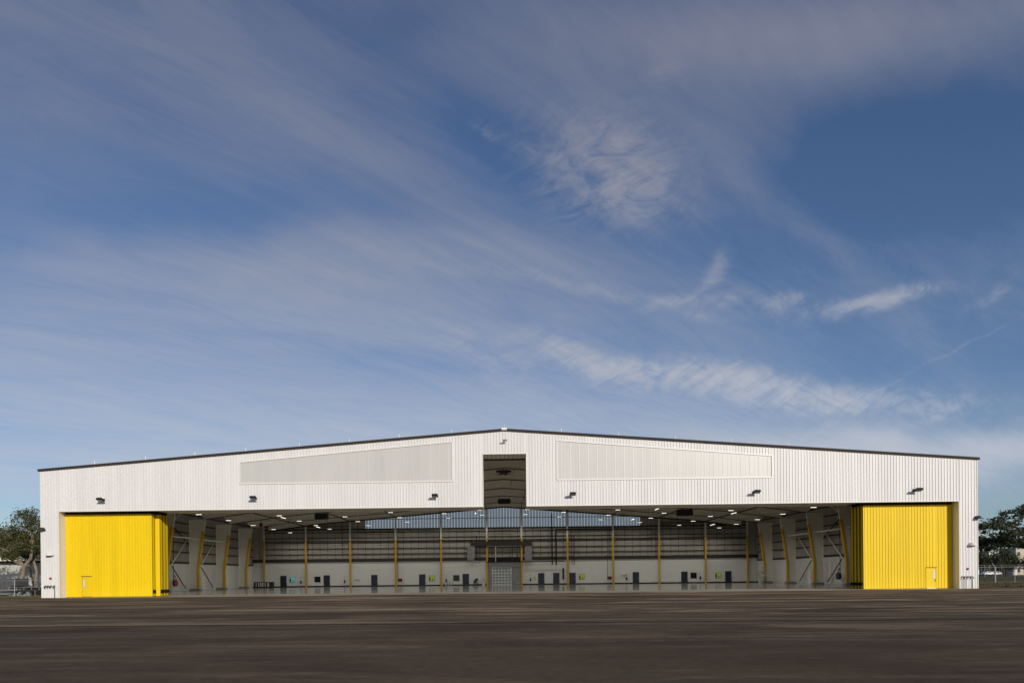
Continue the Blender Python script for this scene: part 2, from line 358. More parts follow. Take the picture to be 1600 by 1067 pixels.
def sheet(name, m, x0, x1, y0, y1, z, kind='structure', nx=1, ny=1):
    b = MB(); b.add([(x0, y0, z), (x1, y0, z), (x1, y1, z), (x0, y1, z)], [(0, 1, 2, 3)])
    o = b.build(name, m); o['kind'] = kind; return o

# ------------------------------------------------------------------ ground
D = 70.89                                           # facade plane
WX, HE, HP, HF = 48.56, 13.45, 17.03, 9.04
SLW, SLT, XO = 2.29, 14.47, 46.72
DEPTH = 59.9
def roof(x): return HP-(HP-HE)*abs(x)/WX

def sheet_poly(name, m, pts, z):
    b = MB(); b.add([(x, y, z) for x, y in pts], [tuple(range(len(pts)))]); o = b.build(name, m); o['kind'] = 'structure'; return o
sheet('terrain', 'grass', -2500, 2500, -300, 4200, -0.02)
def wavy(x0, x1, ya, amp, n, seed):
    r = random.Random(seed); ph = [r.uniform(0, 6.3) for _ in range(4)]
    return [(x0+(x1-x0)*i/n, ya+amp*sum(math.sin((x0+(x1-x0)*i/n)*k*.35+ph[j])/(j+1) for j, k in enumerate((.6, 1.3, 2.9, 6.1)))) for i in range(n+1)]
sheet_poly('asphalt_apron', 'asphalt', [(-400, -120), (400, -120), (400, 72.6)]+wavy(49.5, 400, 72.3, .22, 160, 1)[::-1]+[(49.5, 70.6), (-49.2, 70.6)]+wavy(-400, -49.2, 71.6, .18, 160, 2)[::-1], 0.0)
sheet_poly('dirt_verge', 'dirt', [(49.5, 72.0), (300, 72.0)]+wavy(49.5, 300, 92.5, .9, 120, 3)[::-1], -0.008)
sheet_poly('old_pavement', 'oldpave', [(50, 112), (500, 108), (500, 172)]+wavy(50, 500, 178, 2.0, 60, 4)[::-1], -0.012)
sheet_poly('far_road', 'oldpave', [(50, 232), (900, 215), (900, 250), (50, 262)], -0.012)
# long construction seam across the apron, a low tar ridge with a dusty lip
sm = MB(); lp = MB(); r = random.Random(5); pts = []
for i in range(161):
    x = -60+i*.75; pts.append((x, 27.2-0.022*(x+20)+.05*math.sin(x*.31)+.03*math.sin(x*1.7)+r.uniform(-.012, .012)))
for (xa, ya), (xb, yb) in zip(pts, pts[1:]):
    w = .20
    sm.add([(xa, ya-w, .004), (xb, yb-w, .004), (xb, yb, .012), (xa, ya, .012), (xa, ya+w, .004), (xb, yb+w, .004)], [(0, 1, 2, 3), (3, 2, 5, 4)])
    lp.add([(xa, ya-w-.45, .003), (xb, yb-w-.45, .003), (xb, yb-w, .007), (xa, ya-w, .007)], [(0, 1, 2, 3)])
o = sm.build('pavement_seam', 'seam'); o['kind'] = 'structure'
o = lp.build('pavement_seam_edge', 'lip'); o['kind'] = 'structure'
# concrete threshold and interior floor
b = MB(); b.box(-XO, XO, D-.55, D+6.5, -.3, .012); o = b.build('concrete_threshold', 'concrete'); o['kind'] = 'structure'
b = MB(); b.box(-WX+.1, WX-.1, D+6.5, D+DEPTH-.1, -.3, .010); o = b.build('hangar_floor', 'epoxy'); o['kind'] = 'structure'

# ------------------------------------------------------------------ the hangar
H = thing('hangar', 'wide white metal aircraft hangar with low gable roof and open front', 'hangar', (0, D, 0))
PITCH_R = .3048
def rib_panel(x0, x1, zlo, zhi, mb, y=0.0, rh=.045, bw=.115, tw=.05, gap=.004, fl=None):
    xs = [x0+gap]
    k0 = math.ceil((x0-.1524)/PITCH_R)
    ribs = [.1524+PITCH_R*k for k in range(k0-1, k0+8)]
    prof = [(x0+gap, 0)]
    for c in ribs:
        if c-bw/2 > x0+gap and c+bw/2 < x1-gap:
            prof += [(c-bw/2, 0), (c-tw/2, rh), (c+tw/2, rh), (c+bw/2, 0)]
    prof.append((x1-gap, 0))
    vs = []; fs = []
    for x, h in prof: vs += [(x, y-h, zlo(x)), (x, y-h, zhi(x))]
    for i in range(len(prof)-1): fs.append((2*i, 2*i+2, 2*i+3, 2*i+1))
    fs.append(tuple(range(0, 2*len(prof), 2))[::-1]); fs.append(tuple(range(1, 2*len(prof), 2)))
    mb.add(vs, fs)
MOD = PITCH_R*3
# backing wall of the facade
SOF = 4.1
fw = MB()
z_in = HF
fw.extrude_y([(-WX, 0), (-XO, 0), (-XO, roof(XO)-.25), (-WX, roof(WX)-.25)], .01, 3.6)
fw.extrude_y([(XO, 0), (WX, 0), (WX, roof(WX)-.25), (XO, roof(XO)-.25)], .01, 3.6)
fw.extrude_y([(-XO+.003, HF), (-SLW, HF), (-SLW, roof(SLW)-.25), (-XO+.003, roof(XO)-.25)], .01, .25)
fw.extrude_y([(SLW, HF), (XO-.003, HF), (XO-.003, roof(XO)-.25), (SLW, roof(SLW)-.25)], .01, .25)
fw.extrude_y([(-SLW+.003, SLT), (SLW-.003, SLT), (SLW-.003, roof(SLW)-.25), (0, HP-.25), (-SLW+.003, roof(SLW)-.25)], .01, .25)
FW = fw.build('front_wall', 'whiteplain', H)
# ribbed panels, one object per sheet
def edges(a, b):
    e = [a]; k = math.floor(a/MOD)+1
    while k*MOD < b-.05:
        if k*MOD > a+.05: e.append(k*MOD)
        k += 1
    return e+[b]
rtop = lambda x: roof(x)-.21
WL, WR = 5.42, 27.60                                   # clerestory panels
CB = 11.68; ct = lambda x: 16.21-.0835*abs(x)
def zone(a, b, lo, hi):
    e = edges(a, b)
    for x0, x1 in zip(e, e[1:]):
        q = MB(); rib_panel(x0, x1, lo, hi, q); q.build('wall_panel', 'white', FW)
c_ = lambda v: (lambda x: v)
zone(-WX, -XO, c_(.02), rtop); zone(XO, WX, c_(.02), rtop)
zone(-XO, -WR, c_(HF), rtop); zone(WR, XO, c_(HF), rtop)
zone(-WL, -SLW, c_(HF), rtop); zone(SLW, WL, c_(HF), rtop)
zone(-SLW, 0, c_(SLT), rtop); zone(0, SLW, c_(SLT), rtop)
for a, b_ in ((-WR, -WL), (WL, WR)):
    zone(a, b_, c_(HF), c_(CB)); zone(a, b_, lambda x: ct(x), rtop)
# flush edge trims of the openings
tb = MB()
for s in (-1, 1):
    tb.box(s*(WX-.02), s*(WX+.045), -.05, .12, 0, roof(WX)-.215)
    tb.box(s*(XO), s*(XO-.06), -.055, .12, 0, HF)
    tb.box(s*(SLW+.0), s*(XO-.062), -.052, .005, HF-.06, HF+.02)
    tb.box(s*(SLW), s*(SLW-.06), -.055, .12, HF-.06, SLT)
tb.box(-SLW+.062, SLW-.062, -.052, .005, SLT-.05, SLT+.03)
tb.build('corner_trim', 'trim', FW)
# clerestory panels
for s in (-1, 1):
    fr = MB(); a, b_ = s*WL, s*WR
    fr.beam((a, -.03, CB), (b_, -.03, CB), .11, .13); fr.beam((a, -.03, ct(a)), (b_, -.03, ct(b_)), .11, .11)
    fr.beam((a, -.033, CB+.07), (a, -.033, ct(a)-.06), .11, .12); fr.beam((b_, -.033, CB+.07), (b_, -.033, ct(b_)-.06), .11, .12)
    C = fr.build('clerestory_window', 'trim', H)
    n = 24; xa, xb = min(a, b_), max(a, b_)
    for i in range(n):
        x0 = xa+(xb-xa)*i/n; x1 = xa+(xb-xa)*(i+1)/n
        q = MB(); g = .001; off = random.uniform(-.002, .002)
        prof = [(x0+g, -.009), (x0+.05, -.012), ((x0+x1)/2-.06, -.012), ((x0+x1)/2, -.018), ((x0+x1)/2+.06, -.012), (x1-.05, -.012), (x1-g, -.009)]
        vs = []; fs = []
        for x, h in prof: vs += [(x, h+off, CB+.03), (x, h+off, ct(x)-.03)]
        for j in range(len(prof)-1): fs.append((2*j, 2*j+2, 2*j+3, 2*j+1))
        q.add(vs, fs); q.build('pane', 'clerestory', C)
# soffit, inner door pocket walls, slot lining
so = MB()
for s in (-1, 1):
    so.box(s*SLW, s*(XO), .26, SOF, HF, HF+.12)
    so.extrude_y([(s*SLW, HF+.12), (s*XO, HF+.12), (s*XO, roof(XO)-.5), (s*SLW, roof(SLW)-.5)][::s], SOF-.12, SOF)
    so.box(s*(SLW), s*(SLW+.12), .26, SOF-.125, HF+.125, roof(SLW)-.5)
so.build('soffit', 'soffit', H)
# ribbed ceiling of the tail slot
for i in range(10):
    x0 = -SLW+.02+(2*SLW-.04)*i/10; x1 = -SLW+.02+(2*SLW-.04)*(i+1)/10
    q = MB(); q.box(x0+.02, x1-.02, .26, SOF-.9, SLT+.0, SLT+.08); q.build('soffit_panel', 'whiteplain', FW)
q = MB(); q.box(-SLW, SLW, .26, SOF, SLT+.09, SLT+.2); q.box(-SLW+.003, SLW-.003, SOF-.85, SOF-.6, SLT-.12, SLT+.06); q.build('slot_header', 'black', H)
# roof
rf = MB(); OV = .35
for s in (-1, 1):
    P = [(0, HP-.36), (s*(WX+.2), roof(WX+.2)-.36), (s*(WX+.2), roof(WX+.2)-.26), (0, HP-.26)]
    rf.extrude_y(P if s < 0 else P[::-1], .26, DEPTH+.1)
RF = rf.build('roof', 'ceil', H)
rt = MB()
for s in (-1, 1):
    P = [(0, HP-.22), (s*(WX+.22), roof(WX+.22)-.22), (s*(WX+.22), roof(WX+.22)+.02), (0, HP+.02)]
    rt.extrude_y(P if s < 0 else P[::-1], -.16, .24)
rt.build('roof_trim', 'bronze', RF)
rs = MB()
for s in (-1, 1):
    P = [(0, HP-.25), (s*(WX+.22), roof(WX+.22)-.25), (s*(WX+.22), roof(WX+.22)-.03), (0, HP-.03)]
    rs.extrude_y(P if s < 0 else P[::-1], .245, DEPTH+.1)
rs.build('roof_sheet', 'trim', RF)
q = MB(); q.box(-.28, .28, -.22, .3, HP-.14, HP+.09); q.build('ridge_cap', 'trim', RF)
for x in (-43.4, -37.95, -32.7, -27.3, -21.6, -16.3, -11.07, -5.55, 0.0, 6.0, 12.0, 17.9, 23.8, 29.7, 35.6):
    q = MB(); z = roof(x); q.tube([(x, .9, z-.05), (x, .9, z+.6)], .035, 6); q.box(x-.06, x+.06, .84, .96, z-.04, z+.03)
    q.build('lightning_rod', 'trim', RF)

# ---------------------------- rigid frames
FR = [74.4-D, 83.1-D, 92.6-D, 102.2-D, 111.8-D, 121.4-D]
def rbot(x):                                   # underside of the rafters
    ax = abs(x)
    return 14.85-.0815*ax if ax < 36 else 14.85-.0815*36-(ax-36)*.135
XI0, XI1 = 45.95, 44.9                          # inner face of the column at 3.2 m and at the haunch
XOUT = 47.35
rafter = MB(); rfl = MB(); stf = MB()
for s in (-1, 1):
    xs = [0, 6, 12, 18, 24, 30, 36, 40, 45.0]
    poly = [(s*x, roof(x)-.40) for x in xs+[XOUT]]
    # web from centre to haunch
    web = [(s*x, rbot(x)+.03) for x in xs[::-1]]
    full = poly+web
    rafter.extrude_y(full if s < 0 else full[::-1], -.015, .015)
    for x0, x1 in zip(xs, xs[1:]):
        rfl.beam((s*x0, 0, rbot(x0)-.01), (s*x1, 0, rbot(x1)-.01), .30, .07)
        rafter.beam((s*x0, 0, roof(x0)-.44), (s*x1, 0, roof(x1)-.44), .30, .05)
for s in (-1, 1):
    for k in range(1, 29):
        x = k*1.5; stf.box(s*x-.02, s*x+.02, -.09, .09, rbot(x)+.06, roof(x)-.5)
colm = {}
for s in (-1, 1):
    c = MB()
    web = [(s*XOUT, .02), (s*XI0, .02), (s*XI0, 3.2), (s*XI1, rbot(45)-.03), (s*XOUT, rbot(45)-.03)]
    c.extrude_y(web[::-1] if s < 0 else web, -.02, .02)
    c.beam((s*XOUT, 0, .02), (s*XOUT, 0, rbot(45)-.03), .32, .05, up=(1, 0, 0))
    c.beam((s*(XI0+(XI1-XI0)*.74), 0, 8.9), (s*XI1, 0, rbot(45)), .34, .05, up=(1, 0, 0))
    for z in (3.2, 7.2):
        xa = XI0+(XI1-XI0)*max(0, (z-3.2)/7.7)
        c.box(s*(xa+.02), s*(XOUT-.03), -.12, -.021, z, z+.02)
    y = MB()
    dx = .12*s
    y.beam((s*XI0+dx, 0, .02), (s*XI0+dx, 0, 3.2), .40, .30, up=(1, 0, 0))
    y.beam((s*XI0+dx, 0, 3.2), (s*(XI0+(XI1-XI0)*.74)+dx, 0, 8.9), .40, .30, up=(1, 0, 0))
    p = MB(); p.box(s*(XI0-.25), s*(XOUT), -.35, .35, .012, .32)
    colm[s] = (c, y, p)
R0 = rafter.build('rigid_frame', 'frame', H, loc=(0, FR[0], 0)); kids = [rfl.build('rafter_flange', 'girt', R0), stf.build('stiffener', 'frame', R0)]
for s in (-1, 1):
    c, y, p = colm[s]
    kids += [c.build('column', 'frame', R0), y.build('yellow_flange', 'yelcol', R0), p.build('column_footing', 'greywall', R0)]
for yy in FR[1:]:
    r2 = inst(R0, H, (0, yy, 0))
    for k in kids: inst(k, r2, (0, 0, 0))
sheet('bounce_slab', 'concrete', -49, 49, 131.3, 300, -.004)  # unseen slab added to bounce sunlight onto the rear wall
# ---------------------------- longitudinal struts and purlins
st = None
for x in (-38.1, -29.45, -20.7, -12.0, -3.3, 3.3, 12.0, 20.7, 29.45, 38.1):
    q = MB(); q.tube([(x, FR[1], rbot(x)+.05), (x, DEPTH-.3, rbot(x)+.05)], .10 if abs(x) > 25 else .06, 8); q.build('strut', 'girt', H)
for i in range(-31, 32):
    x = i*1.5; q = MB()
    for a, b2 in ((SOF+.05, DEPTH-.3),):
        q.beam((x, a, roof(x)-.395), (x, b2, roof(x)-.395), .05, .05)
    q.build('purlin', 'frame', H)
for s in (-1, 1):
    for j in range(1, 5):
        for xa, xb in ((44.6, 41.4), (41.4, 38.2), (38.2, 30.0)):
            za, zb = rbot(xa)+.5, rbot(xb)+.5
            q = MB(); q.tube([(s*xa, FR[j]+.1, za), (s*xb, FR[j+1]-.1, zb)], .06, 6); q.build('roof_brace', 'frame', H)
            q = MB(); q.tube([(s*xb, FR[j]+.1, zb-.12), (s*xa, FR[j+1]-.1, za-.12)], .05, 6); q.build('roof_brace', 'frame', H)
for k in range(11):                              # liner straps across the roof
    y = SOF+1.5+k*4.9
    for s in (-1, 1):
        q = MB(); q.beam((0, y, roof(0)-.44), (s*47, y, roof(47)-.44), .06, .03); q.build('liner_strap', 'insul', H)
for y in (1.30, 1.96, 2.62, 3.28):
    q = MB(); q.box(-XO+.1, XO-.1, y-.03, y+.03, .0, .02); q.build('door_rail', 'girt', H)
# ---------------------------- side walls
GZ = (4.25, 5.75, 7.15, 8.7, 10.1, 11.5)
for s in (-1, 1):
    sw = MB(); sw.box(s*(WX-.04), s*(WX-.16), .76, DEPTH, 0, roof(WX)-.37)
    SW = sw.build('side_wall', 'black', H)
    y = .8
    while y < DEPTH-.1:                        # insulation facing sheets, lower liner sheets and outer cladding sheets
        y1 = min(y+1.5, DEPTH)
        q = MB(); q.box(s*(WX-.17), s*(WX-.22), y+.03, y1-.03, 4.2, roof(WX)-.42); q.build('insulation_panel', 'insul', SW)
        q = MB()
        nr = 5; pp = [(y+.005, 0)]
        for k in range(nr):
            c = y+(y1-y)*(k+.5)/nr; pp += [(c-.05, 0), (c-.02, .035), (c+.02, .035), (c+.05, 0)]
        pp.append((y1-.005, 0)); vs = []; fs = []
        for yy, h in pp: vs += [(s*(WX-.20-h), yy, .02), (s*(WX-.20-h), yy, 4.1)]
        for k in range(len(pp)-1): fs.append((2*k, 2*k+1, 2*k+3, 2*k+2))
        q.add(vs, fs); q.build('liner_panel', 'liner', SW)
        q = MB(); vs = []; fs = []
        for yy, h in pp: vs += [(s*(WX-.03+h), yy, .02), (s*(WX-.03+h), yy, roof(WX)-.37)]
        for k in range(len(pp)-1): fs.append((2*k, 2*k+2, 2*k+3, 2*k+1))
        q.add(vs, fs); q.build('wall_panel', 'white', SW)
        y = y1
    ys = [1.0]+FR+[DEPTH-.2]
    for j in range(1, len(ys)-1):
        for z in GZ:
            q = MB(); q.box(s*(WX-.24), s*(WX-.50), ys[j]+.03, ys[j+1]-.03, z, z+.13); q.build('girt', 'girt', SW)
        # rod bracing and eave strut between the frames
        ya, yb = ys[j], ys[j+1]; xx = s*(WX-.75)
        if j in (1, 2, 3, 4):
            for (za, zb) in (((.4, 7.4), (7.6, 12.2)) if j != 4 else ((.4, 7.4),)):
                q = MB(); q.tube([(xx, ya+.2, za), (xx, yb-.2, zb)], .075, 6); q.build('brace_rod', 'frame', SW)
                q = MB(); q.tube([(xx+s*.12, ya+.2, zb), (xx+s*.12, yb-.2, za)], .075, 6); q.build('brace_rod', 'girt', SW)
            q = MB(); q.tube([(s*46.0, ya+.05, 7.75), (s*46.0, yb-.05, 7.75)], .10, 8); q.build('strut_pipe', 'frame', SW)
# ---------------------------- rear wall
RW = MB(); YB = DEPTH
RW.extrude_y([(-WX+.05, 0), (-2.3, 0), (-2.3, 3.4), (1.35, 3.4), (1.35, 0), (WX-.05, 0), (WX-.05, 10.9), (26.6, 10.9), (-26.5, 10.9), (-WX+.05, 10.9)], YB, YB+.15)
for s in (-1, 1):
    P = [(s*26.55, 10.9), (s*(WX-.05), 10.9), (s*(WX-.05), roof(WX)-.4), (s*26.55, roof(26.55)-.4)]
    RW.extrude_y(P if s > 0 else P[::-1], YB, YB+.15)
REAR = RW.build('rear_wall', 'black', H)
x = -WX+.1
i = 0
while x < WX-.2:
    x1 = min(x+1.46, WX-.1)
    q = MB(); top0 = (lambda xx: 10.86 if abs(xx) < 26.5 else roof(xx)-.45)
    xm = (x+x1)/2; hi = 10.86 if abs(xm) < 26.5 else roof(x1 if xm > 0 else x)-.45
    q.box(x+.035, x1-.035, YB-.05, YB-.003, 5.35, hi); q.build('insulation_panel', 'insul', REAR)
    x = x1
# daylight sheets in the gable
n = 96
for i in range(n):
    x0 = -26.5+53*i/n; x1 = -26.5+53*(i+1)/n; g = .035
    q = MB(); q.add([(x0+g, YB-.02, 10.95), (x1-g, YB-.02, 10.95), (x1-g, YB-.02, roof(x1)-.42), (x0+g, YB-.02, roof(x0)-.42)], [(0, 1, 2, 3)])
    q.build('daylight_sheet', 'daylight', REAR)
# lean-to office block wall (white liner) in bays between the rear columns
RC = [-45.97, -37.9, -29.4, -20.7, -12.0, -3.25, 3.35, 12.1, 20.75, 29.5, 38.3, 46.2]
for a, b_ in zip([-WX+.25]+RC[1:5]+[-3.25, 3.35]+RC[7:11], RC[1:5]+[-3.25, 3.35]+RC[7:11]+[WX-.25]):
    if a == -3.25 and b_ == 3.35: continue
    q = MB(); q.box(a+.01, b_-.01, YB-.16, YB-.055, .03, 4.72); q.build('liner_panel', 'liner', REAR)
    q = MB(); q.box(a+.01, b_-.01, YB-.20, YB-.165, .0, .22); q.build('baseboard', 'black', REAR)
    q = MB(); q.box(a+.01, b_-.01, YB-.42, YB-.055, 4.75, 5.33); q.build('ledge_beam', 'girt', REAR)
# girts of the rear wall, one per bay and height
for a, b_ in zip(RC, RC[1:]):
    for z in (6.15, 7.2, 8.35, 8.62, 9.25, 10.3, 10.83, 11.45, 12.8):
        mid = (a+b_)/2
        if z > roof(mid)-.6: continue
        if z == 11.45 and abs(mid) < 26: continue
        if z == 12.8 and abs(mid) > 34: continue
        q = MB(); h = .24 if z == 10.83 else .12 if z != 12.8 else .09
        q.box(a+.1, b_-.1, YB-.30, YB-.06, z, z+h); q.build('girt', 'girt', REAR)
for x in RC:
    top = min(rbot(x)+1.4, roof(x)-.45)
    q = MB(); q.box(x-.16, x+.16, YB-.62, YB-.44, .02, top); q.box(x-.03, x+.03, YB-.44, YB-.31, .02, top)
    c = q.build('rear_column', 'frame', H)
    q = MB(); q.box(x-.175, x+.175, YB-.66, YB-.625, .02, 8.9); q.build('yellow_flange', 'yelcol', c)
# rear gable rafter
gr = MB(); pts = [(x, rbot(x)) for x in (-45, -36, 0, 36, 45)]
for (xa, za), (xb, zb) in zip(pts, pts[1:]): gr.beam((xa, YB-.75, za-.02), (xb, YB-.75, zb-.02), .3, .22)
P = [(x, rbot(x)+.07) for x in (-45, -36, 0, 36, 45)]+[(45, roof(45)-.4), (0, HP-.4), (-45, roof(45)-.4)]
gw = MB(); gw.extrude_y(P, YB-.77, YB-.74); GR = gw.build('gable_rafter', 'frame', H); gr.build('flange', 'girt', GR)
# doors in the rear wall
for x in (-42.4, -34.05, -24.9, -15.7, -7.37, 7.07, 9.93, 13.04, 25.1, 34.33, 42.66):
    f = MB(); f.box(x-.60, x-.52, YB-.24, YB-.05, .02, 2.22); f.box(x+.52, x+.60, YB-.24, YB-.05, .02, 2.22); f.box(x-.52, x+.52, YB-.24, YB-.05, 2.14, 2.22)
    d = f.build('door', 'dkdoor', REAR)
    q = MB(); q.box(x-.515, x+.515, YB-.215, YB-.17, .03, 2.135); q.build('door_leaf', 'dkdoor', d)
    q = MB(); q.box(x+.40, x+.46, YB-.27, YB-.216, .98, 1.12); q.build('handle', 'chrome', d)
for x, mt in ((-40.65, 'glassteal'), (-35.84, 'glassdark'), (-13.85, 'glasslime'), (-9.18, 'glassdark'), (14.83, 'glasslime'), (36.08, 'glassdark'), (40.76, 'glasslime')):
    f = MB(); z0, z1 = .9, 2.0; w = .58
    f.box(x-w, x-w+.06, YB-.23, YB-.05, z0, z1); f.box(x+w-.06, x+w, YB-.23, YB-.05, z0, z1)
    f.box(x-w+.06, x+w-.06, YB-.23, YB-.05, z0, z0+.06); f.box(x-w+.06, x+w-.06, YB-.23, YB-.05, z1-.06, z1)
    wn = f.build('window', 'dkdoor' if mt == 'glassdark' else 'grey', REAR)
    q = MB(); q.box(x-w+.065, x+w-.065, YB-.19, YB-.17, z0+.065, z1-.065); q.build('pane', mt, wn)
    if mt != 'glassdark':                      # dark silhouettes of furniture just inside the pane
        q = MB(); q.box(x-w+.08, x-w+.30, YB-.205, YB-.191, z0+.07, z0+.75); q.box(x+.05, x+.16, YB-.205, YB-.191, z0+.07, z0+.5); q.build('furniture_silhouette', 'glassdark', wn)
# central vestibule and glazed overhead door
v = MB(); v.box(-3.05, -2.36, YB-.5, YB-.05, .02, 4.3); v.box(1.42, 3.15, YB-.5, YB-.05, .02, 4.3); v.box(-2.36, 1.42, YB-.5, YB-.05, 3.45, 4.3)
v.build('vestibule_wall', 'greywall', REAR)
g = MB()
g.box(-2.34, -2.22, YB-.42, YB-.3, .02, 3.42); g.box(1.28, 1.40, YB-.42, YB-.3, .02, 3.42)
for k in range(7): g.box(-2.22, 1.28, YB-.40, YB-.33, .0+k*.555, .13+k*.555)
for k in range(1, 6): g.box(-2.22+k*3.5/6-.045, -2.22+k*3.5/6+.045, YB-.395, YB-.335, .09, 3.35)
GD = g.build('overhead_door', 'trim', REAR)
for r_ in range(6):
    for k in range(6):
        q = MB(); q.box(-2.19+k*3.5/6, -2.25+(k+1)*3.5/6, YB-.37, YB-.355, .10+r_*.555, .555+r_*.555)
        q.build('pane', 'glassday', GD)
q = MB(); q.box(-6.4, 5.35, YB-1.1, YB-.7, 7.5, 8.3); q.build('canopy_beam', 'girt', H)
q = MB(); q.box(-7.0, -5.7, YB-.95, YB-.8, 4.8, 7.45); q.build('canopy_side_panel', 'greywall', H)
for x_ in (-4.6, -2.3, -1.6, 1.6, 2.6):
    q = MB(); q.box(x_-.06, x_+.06, YB-1.0, YB-.9, 4.45, 7.49); q.build('canopy_post', 'girt' if x_ != -1.6 else 'trim', H)
q = MB(); q.box(-3.2, 3.3, YB-1.0, YB-.92, 7.36, 7.46); q.build('canopy_rail', 'trim', H)
q = MB(); q.box(3.95, 5.3, YB-.95, YB-.8, 4.6, 7.45)
PB = q.build('canopy_side_panel', 'greywall', H)
q = MB(); q.tube([(-3.4, YB-1.0, 4.35), (11.5, YB-1.0, 4.45)], .08, 8); q.build('pipe', 'black', H)
for x0, z0, z1, rr, mm_ in ((9.15, 3.76, 13.5, .12, 'black'), (9.9, 3.75, 10.4, .12, 'black'), (11.2, .95, 3.1, .17, 'black'), (13.3, 3.7, 9.3, .07, 'black'), (12.9, 3.7, 9.3, .04, 'black'), (-20.25, 1.3, 8.5, .05, 'redpipe'), (19.6, 1.2, 10.4, .05, 'redpipe'), (-5.2, 4.8, 9.5, .06, 'black'), (-5.7, 5.2, 8.4, .05, 'trim'), (-30.9, 5.6, 12.4, .04, 'girt'), (27.9, 5.6, 12.4, .04, 'girt')):
    q = MB(); q.tube([(x0, YB-.95, z0), (x0, YB-.95, z1)], rr, 8); q.build('pipe', mm_, H)
q = MB(); q.tube([(9.9, YB-.95, 10.45), (20.6, YB-.95, 10.45)], .10, 8); q.tube([(13.3, YB-.95, 9.3), (12.2, YB-.95, 9.3)], .07, 8); q.build('pipe', 'black', H)
for s in (-1, 1):
    for yy, zz, rr in ((25.0, 12.5, .06), (27.3, 12.5, .05)):
        q = MB(); q.tube([(s*47.9, yy, .9), (s*47.9, yy, zz)], rr, 6); q.build('pipe', 'girt', H)
    q = MB(); q.box(s*47.6, s*47.98, 44, 46.4, 6.6, 8.3); q.build('wall_duct', 'girt', H)

# ---------------------------- sliding doors
YF = 1.05
def leaf(s, xa, xb, y0, th, front):
    lo, hi = min(xa, xb), max(xa, xb)
    b = MB(); b.box(lo, hi, y0+.02, y0+th, .06, 8.74)
    L = b.build('sliding_door', 'yellow', H)
    if front:
        door = (-45.0, -43.92) if s < 0 else (43.92, 45.0)
        e = [lo]; k = math.floor(lo/MOD)+1
        while k*MOD < hi-.1:
            if k*MOD > lo+.1: e.append(k*MOD)
            k += 1
        e.append(hi)
        e2 = sorted(set([v for v in e if not (door[0]-.02 < v < door[1]+.02)]+[door[0], door[1]]))
        for x0, x1 in zip(e2, e2[1:]):
            inside = abs(x0-door[0]) < .01
            q = MB(); rib_panel(x0, x1, c_(2.24 if inside else .05), c_(8.76), q, y=y0+.015, rh=.04); q.build('wall_panel', 'yellow', L)
        q = MB(); q.box(door[0]+.06, door[1]-.06, y0-.005, y0+.018, .08, 2.17); q.build('personnel_door', 'yellow', L)
        q = MB()
        for (a, b_, c, d) in ((door[0], door[0]+.045, .06, 2.235), (door[1]-.045, door[1], .06, 2.235), (door[0]+.045, door[1]-.045, 2.175, 2.235)):
            q.box(a, b_, y0-.04, y0+.014, c, d)
        q.build('door_frame', 'yellow', L)
        q = MB(); q.box(door[0]-.02, door[1]+.02, y0-.085, y0-.041, 2.20, 2.25); q.build('dark_head_bar', 'girt', L)  # dark bar put in to draw the dark line over the door
        q = MB(); q.box(door[0]+.046, door[0]+.058, y0-.0, y0+.0185, .08, 2.17); q.box(door[1]-.058, door[1]-.046, y0-.0, y0+.0185, .08, 2.17); q.build('door_gap_shade', 'black', L)  # black strips drawn in as the shadow gap beside the door leaf
        q = MB(); q.box(door[0]+.05, door[1]-.05, y0-.05, y0+.014, .02, .075); q.build('threshold_plate', 'girt' if s < 0 else 'trim', L)
        vx = door[0]+.19 if s < 0 else door[1]-.30
        q = MB(); q.box(vx-.045, vx+.155, y0-.018, y0-.006, 1.02, 1.98); q.build('vision_pane_frame', 'grey', L)
        q = MB(); q.box(vx, vx+.11, y0-.022, y0-.0185, 1.07, 1.93); q.build('vision_pane', 'frost', L)
        hx = door[0]+.10 if s < 0 else door[1]-.12
        q = MB(); q.tube([(hx, y0-.09, .75), (hx, y0-.09, 1.05)], .022, 6); q.box(hx-.03, hx+.03, y0-.09, y0-.006, .86, .94); q.build('handle', 'chrome', L)
    ex = hi if s < 0 else lo                    # end towards the opening
    q = MB(); q.box(ex, ex+(.12 if s < 0 else -.12), y0+.06, y0+th-.04, .38, .72); q.build('bumper', 'black', L)
    q = MB(); q.box(ex, ex+(.03 if s < 0 else -.03), y0+.0, y0+.035, .06, 8.74); q.box(ex, ex+(.03 if s < 0 else -.03), y0+th-.035, y0+th, .06, 8.74); q.build('edge_seal', 'black', L)
    for dx in (.8, abs(hi-lo)-.8):
        q = MB(); q.box(lo+dx-.15, lo+dx+.15, y0+.1, y0+th-.1, 8.75, 8.97); q.build('guide_roller', 'black', L)
    xx = ex+(-.25 if s < 0 else .25)
    q = MB(); q.box(xx-.2, xx+.2, y0+.1, y0+th-.1, 8.75, 9.0); q.build('guide_roller', 'black', L)
for s in (-1, 1):
    leaf(s, s*46.70, s*37.45, YF, .55, True)
    if s < 0: ends = (-36.98, -37.0, -37.0)
    else: ends = (37.45, 37.45, 37.45)
    for k, e in enumerate(ends): leaf(s, s*46.3, e, YF+.72+k*.66, .52, False)
    q = MB()
    for k in range(4): q.box(s*46.6, s*36.9, YF+.16+k*.66, YF+.40+k*.66, 8.99, 9.035)
    q.box(s*46.6, s*37.0, YF+.02, YF+.10, 8.78, 9.03)
    q.build('door_track', 'black', H)

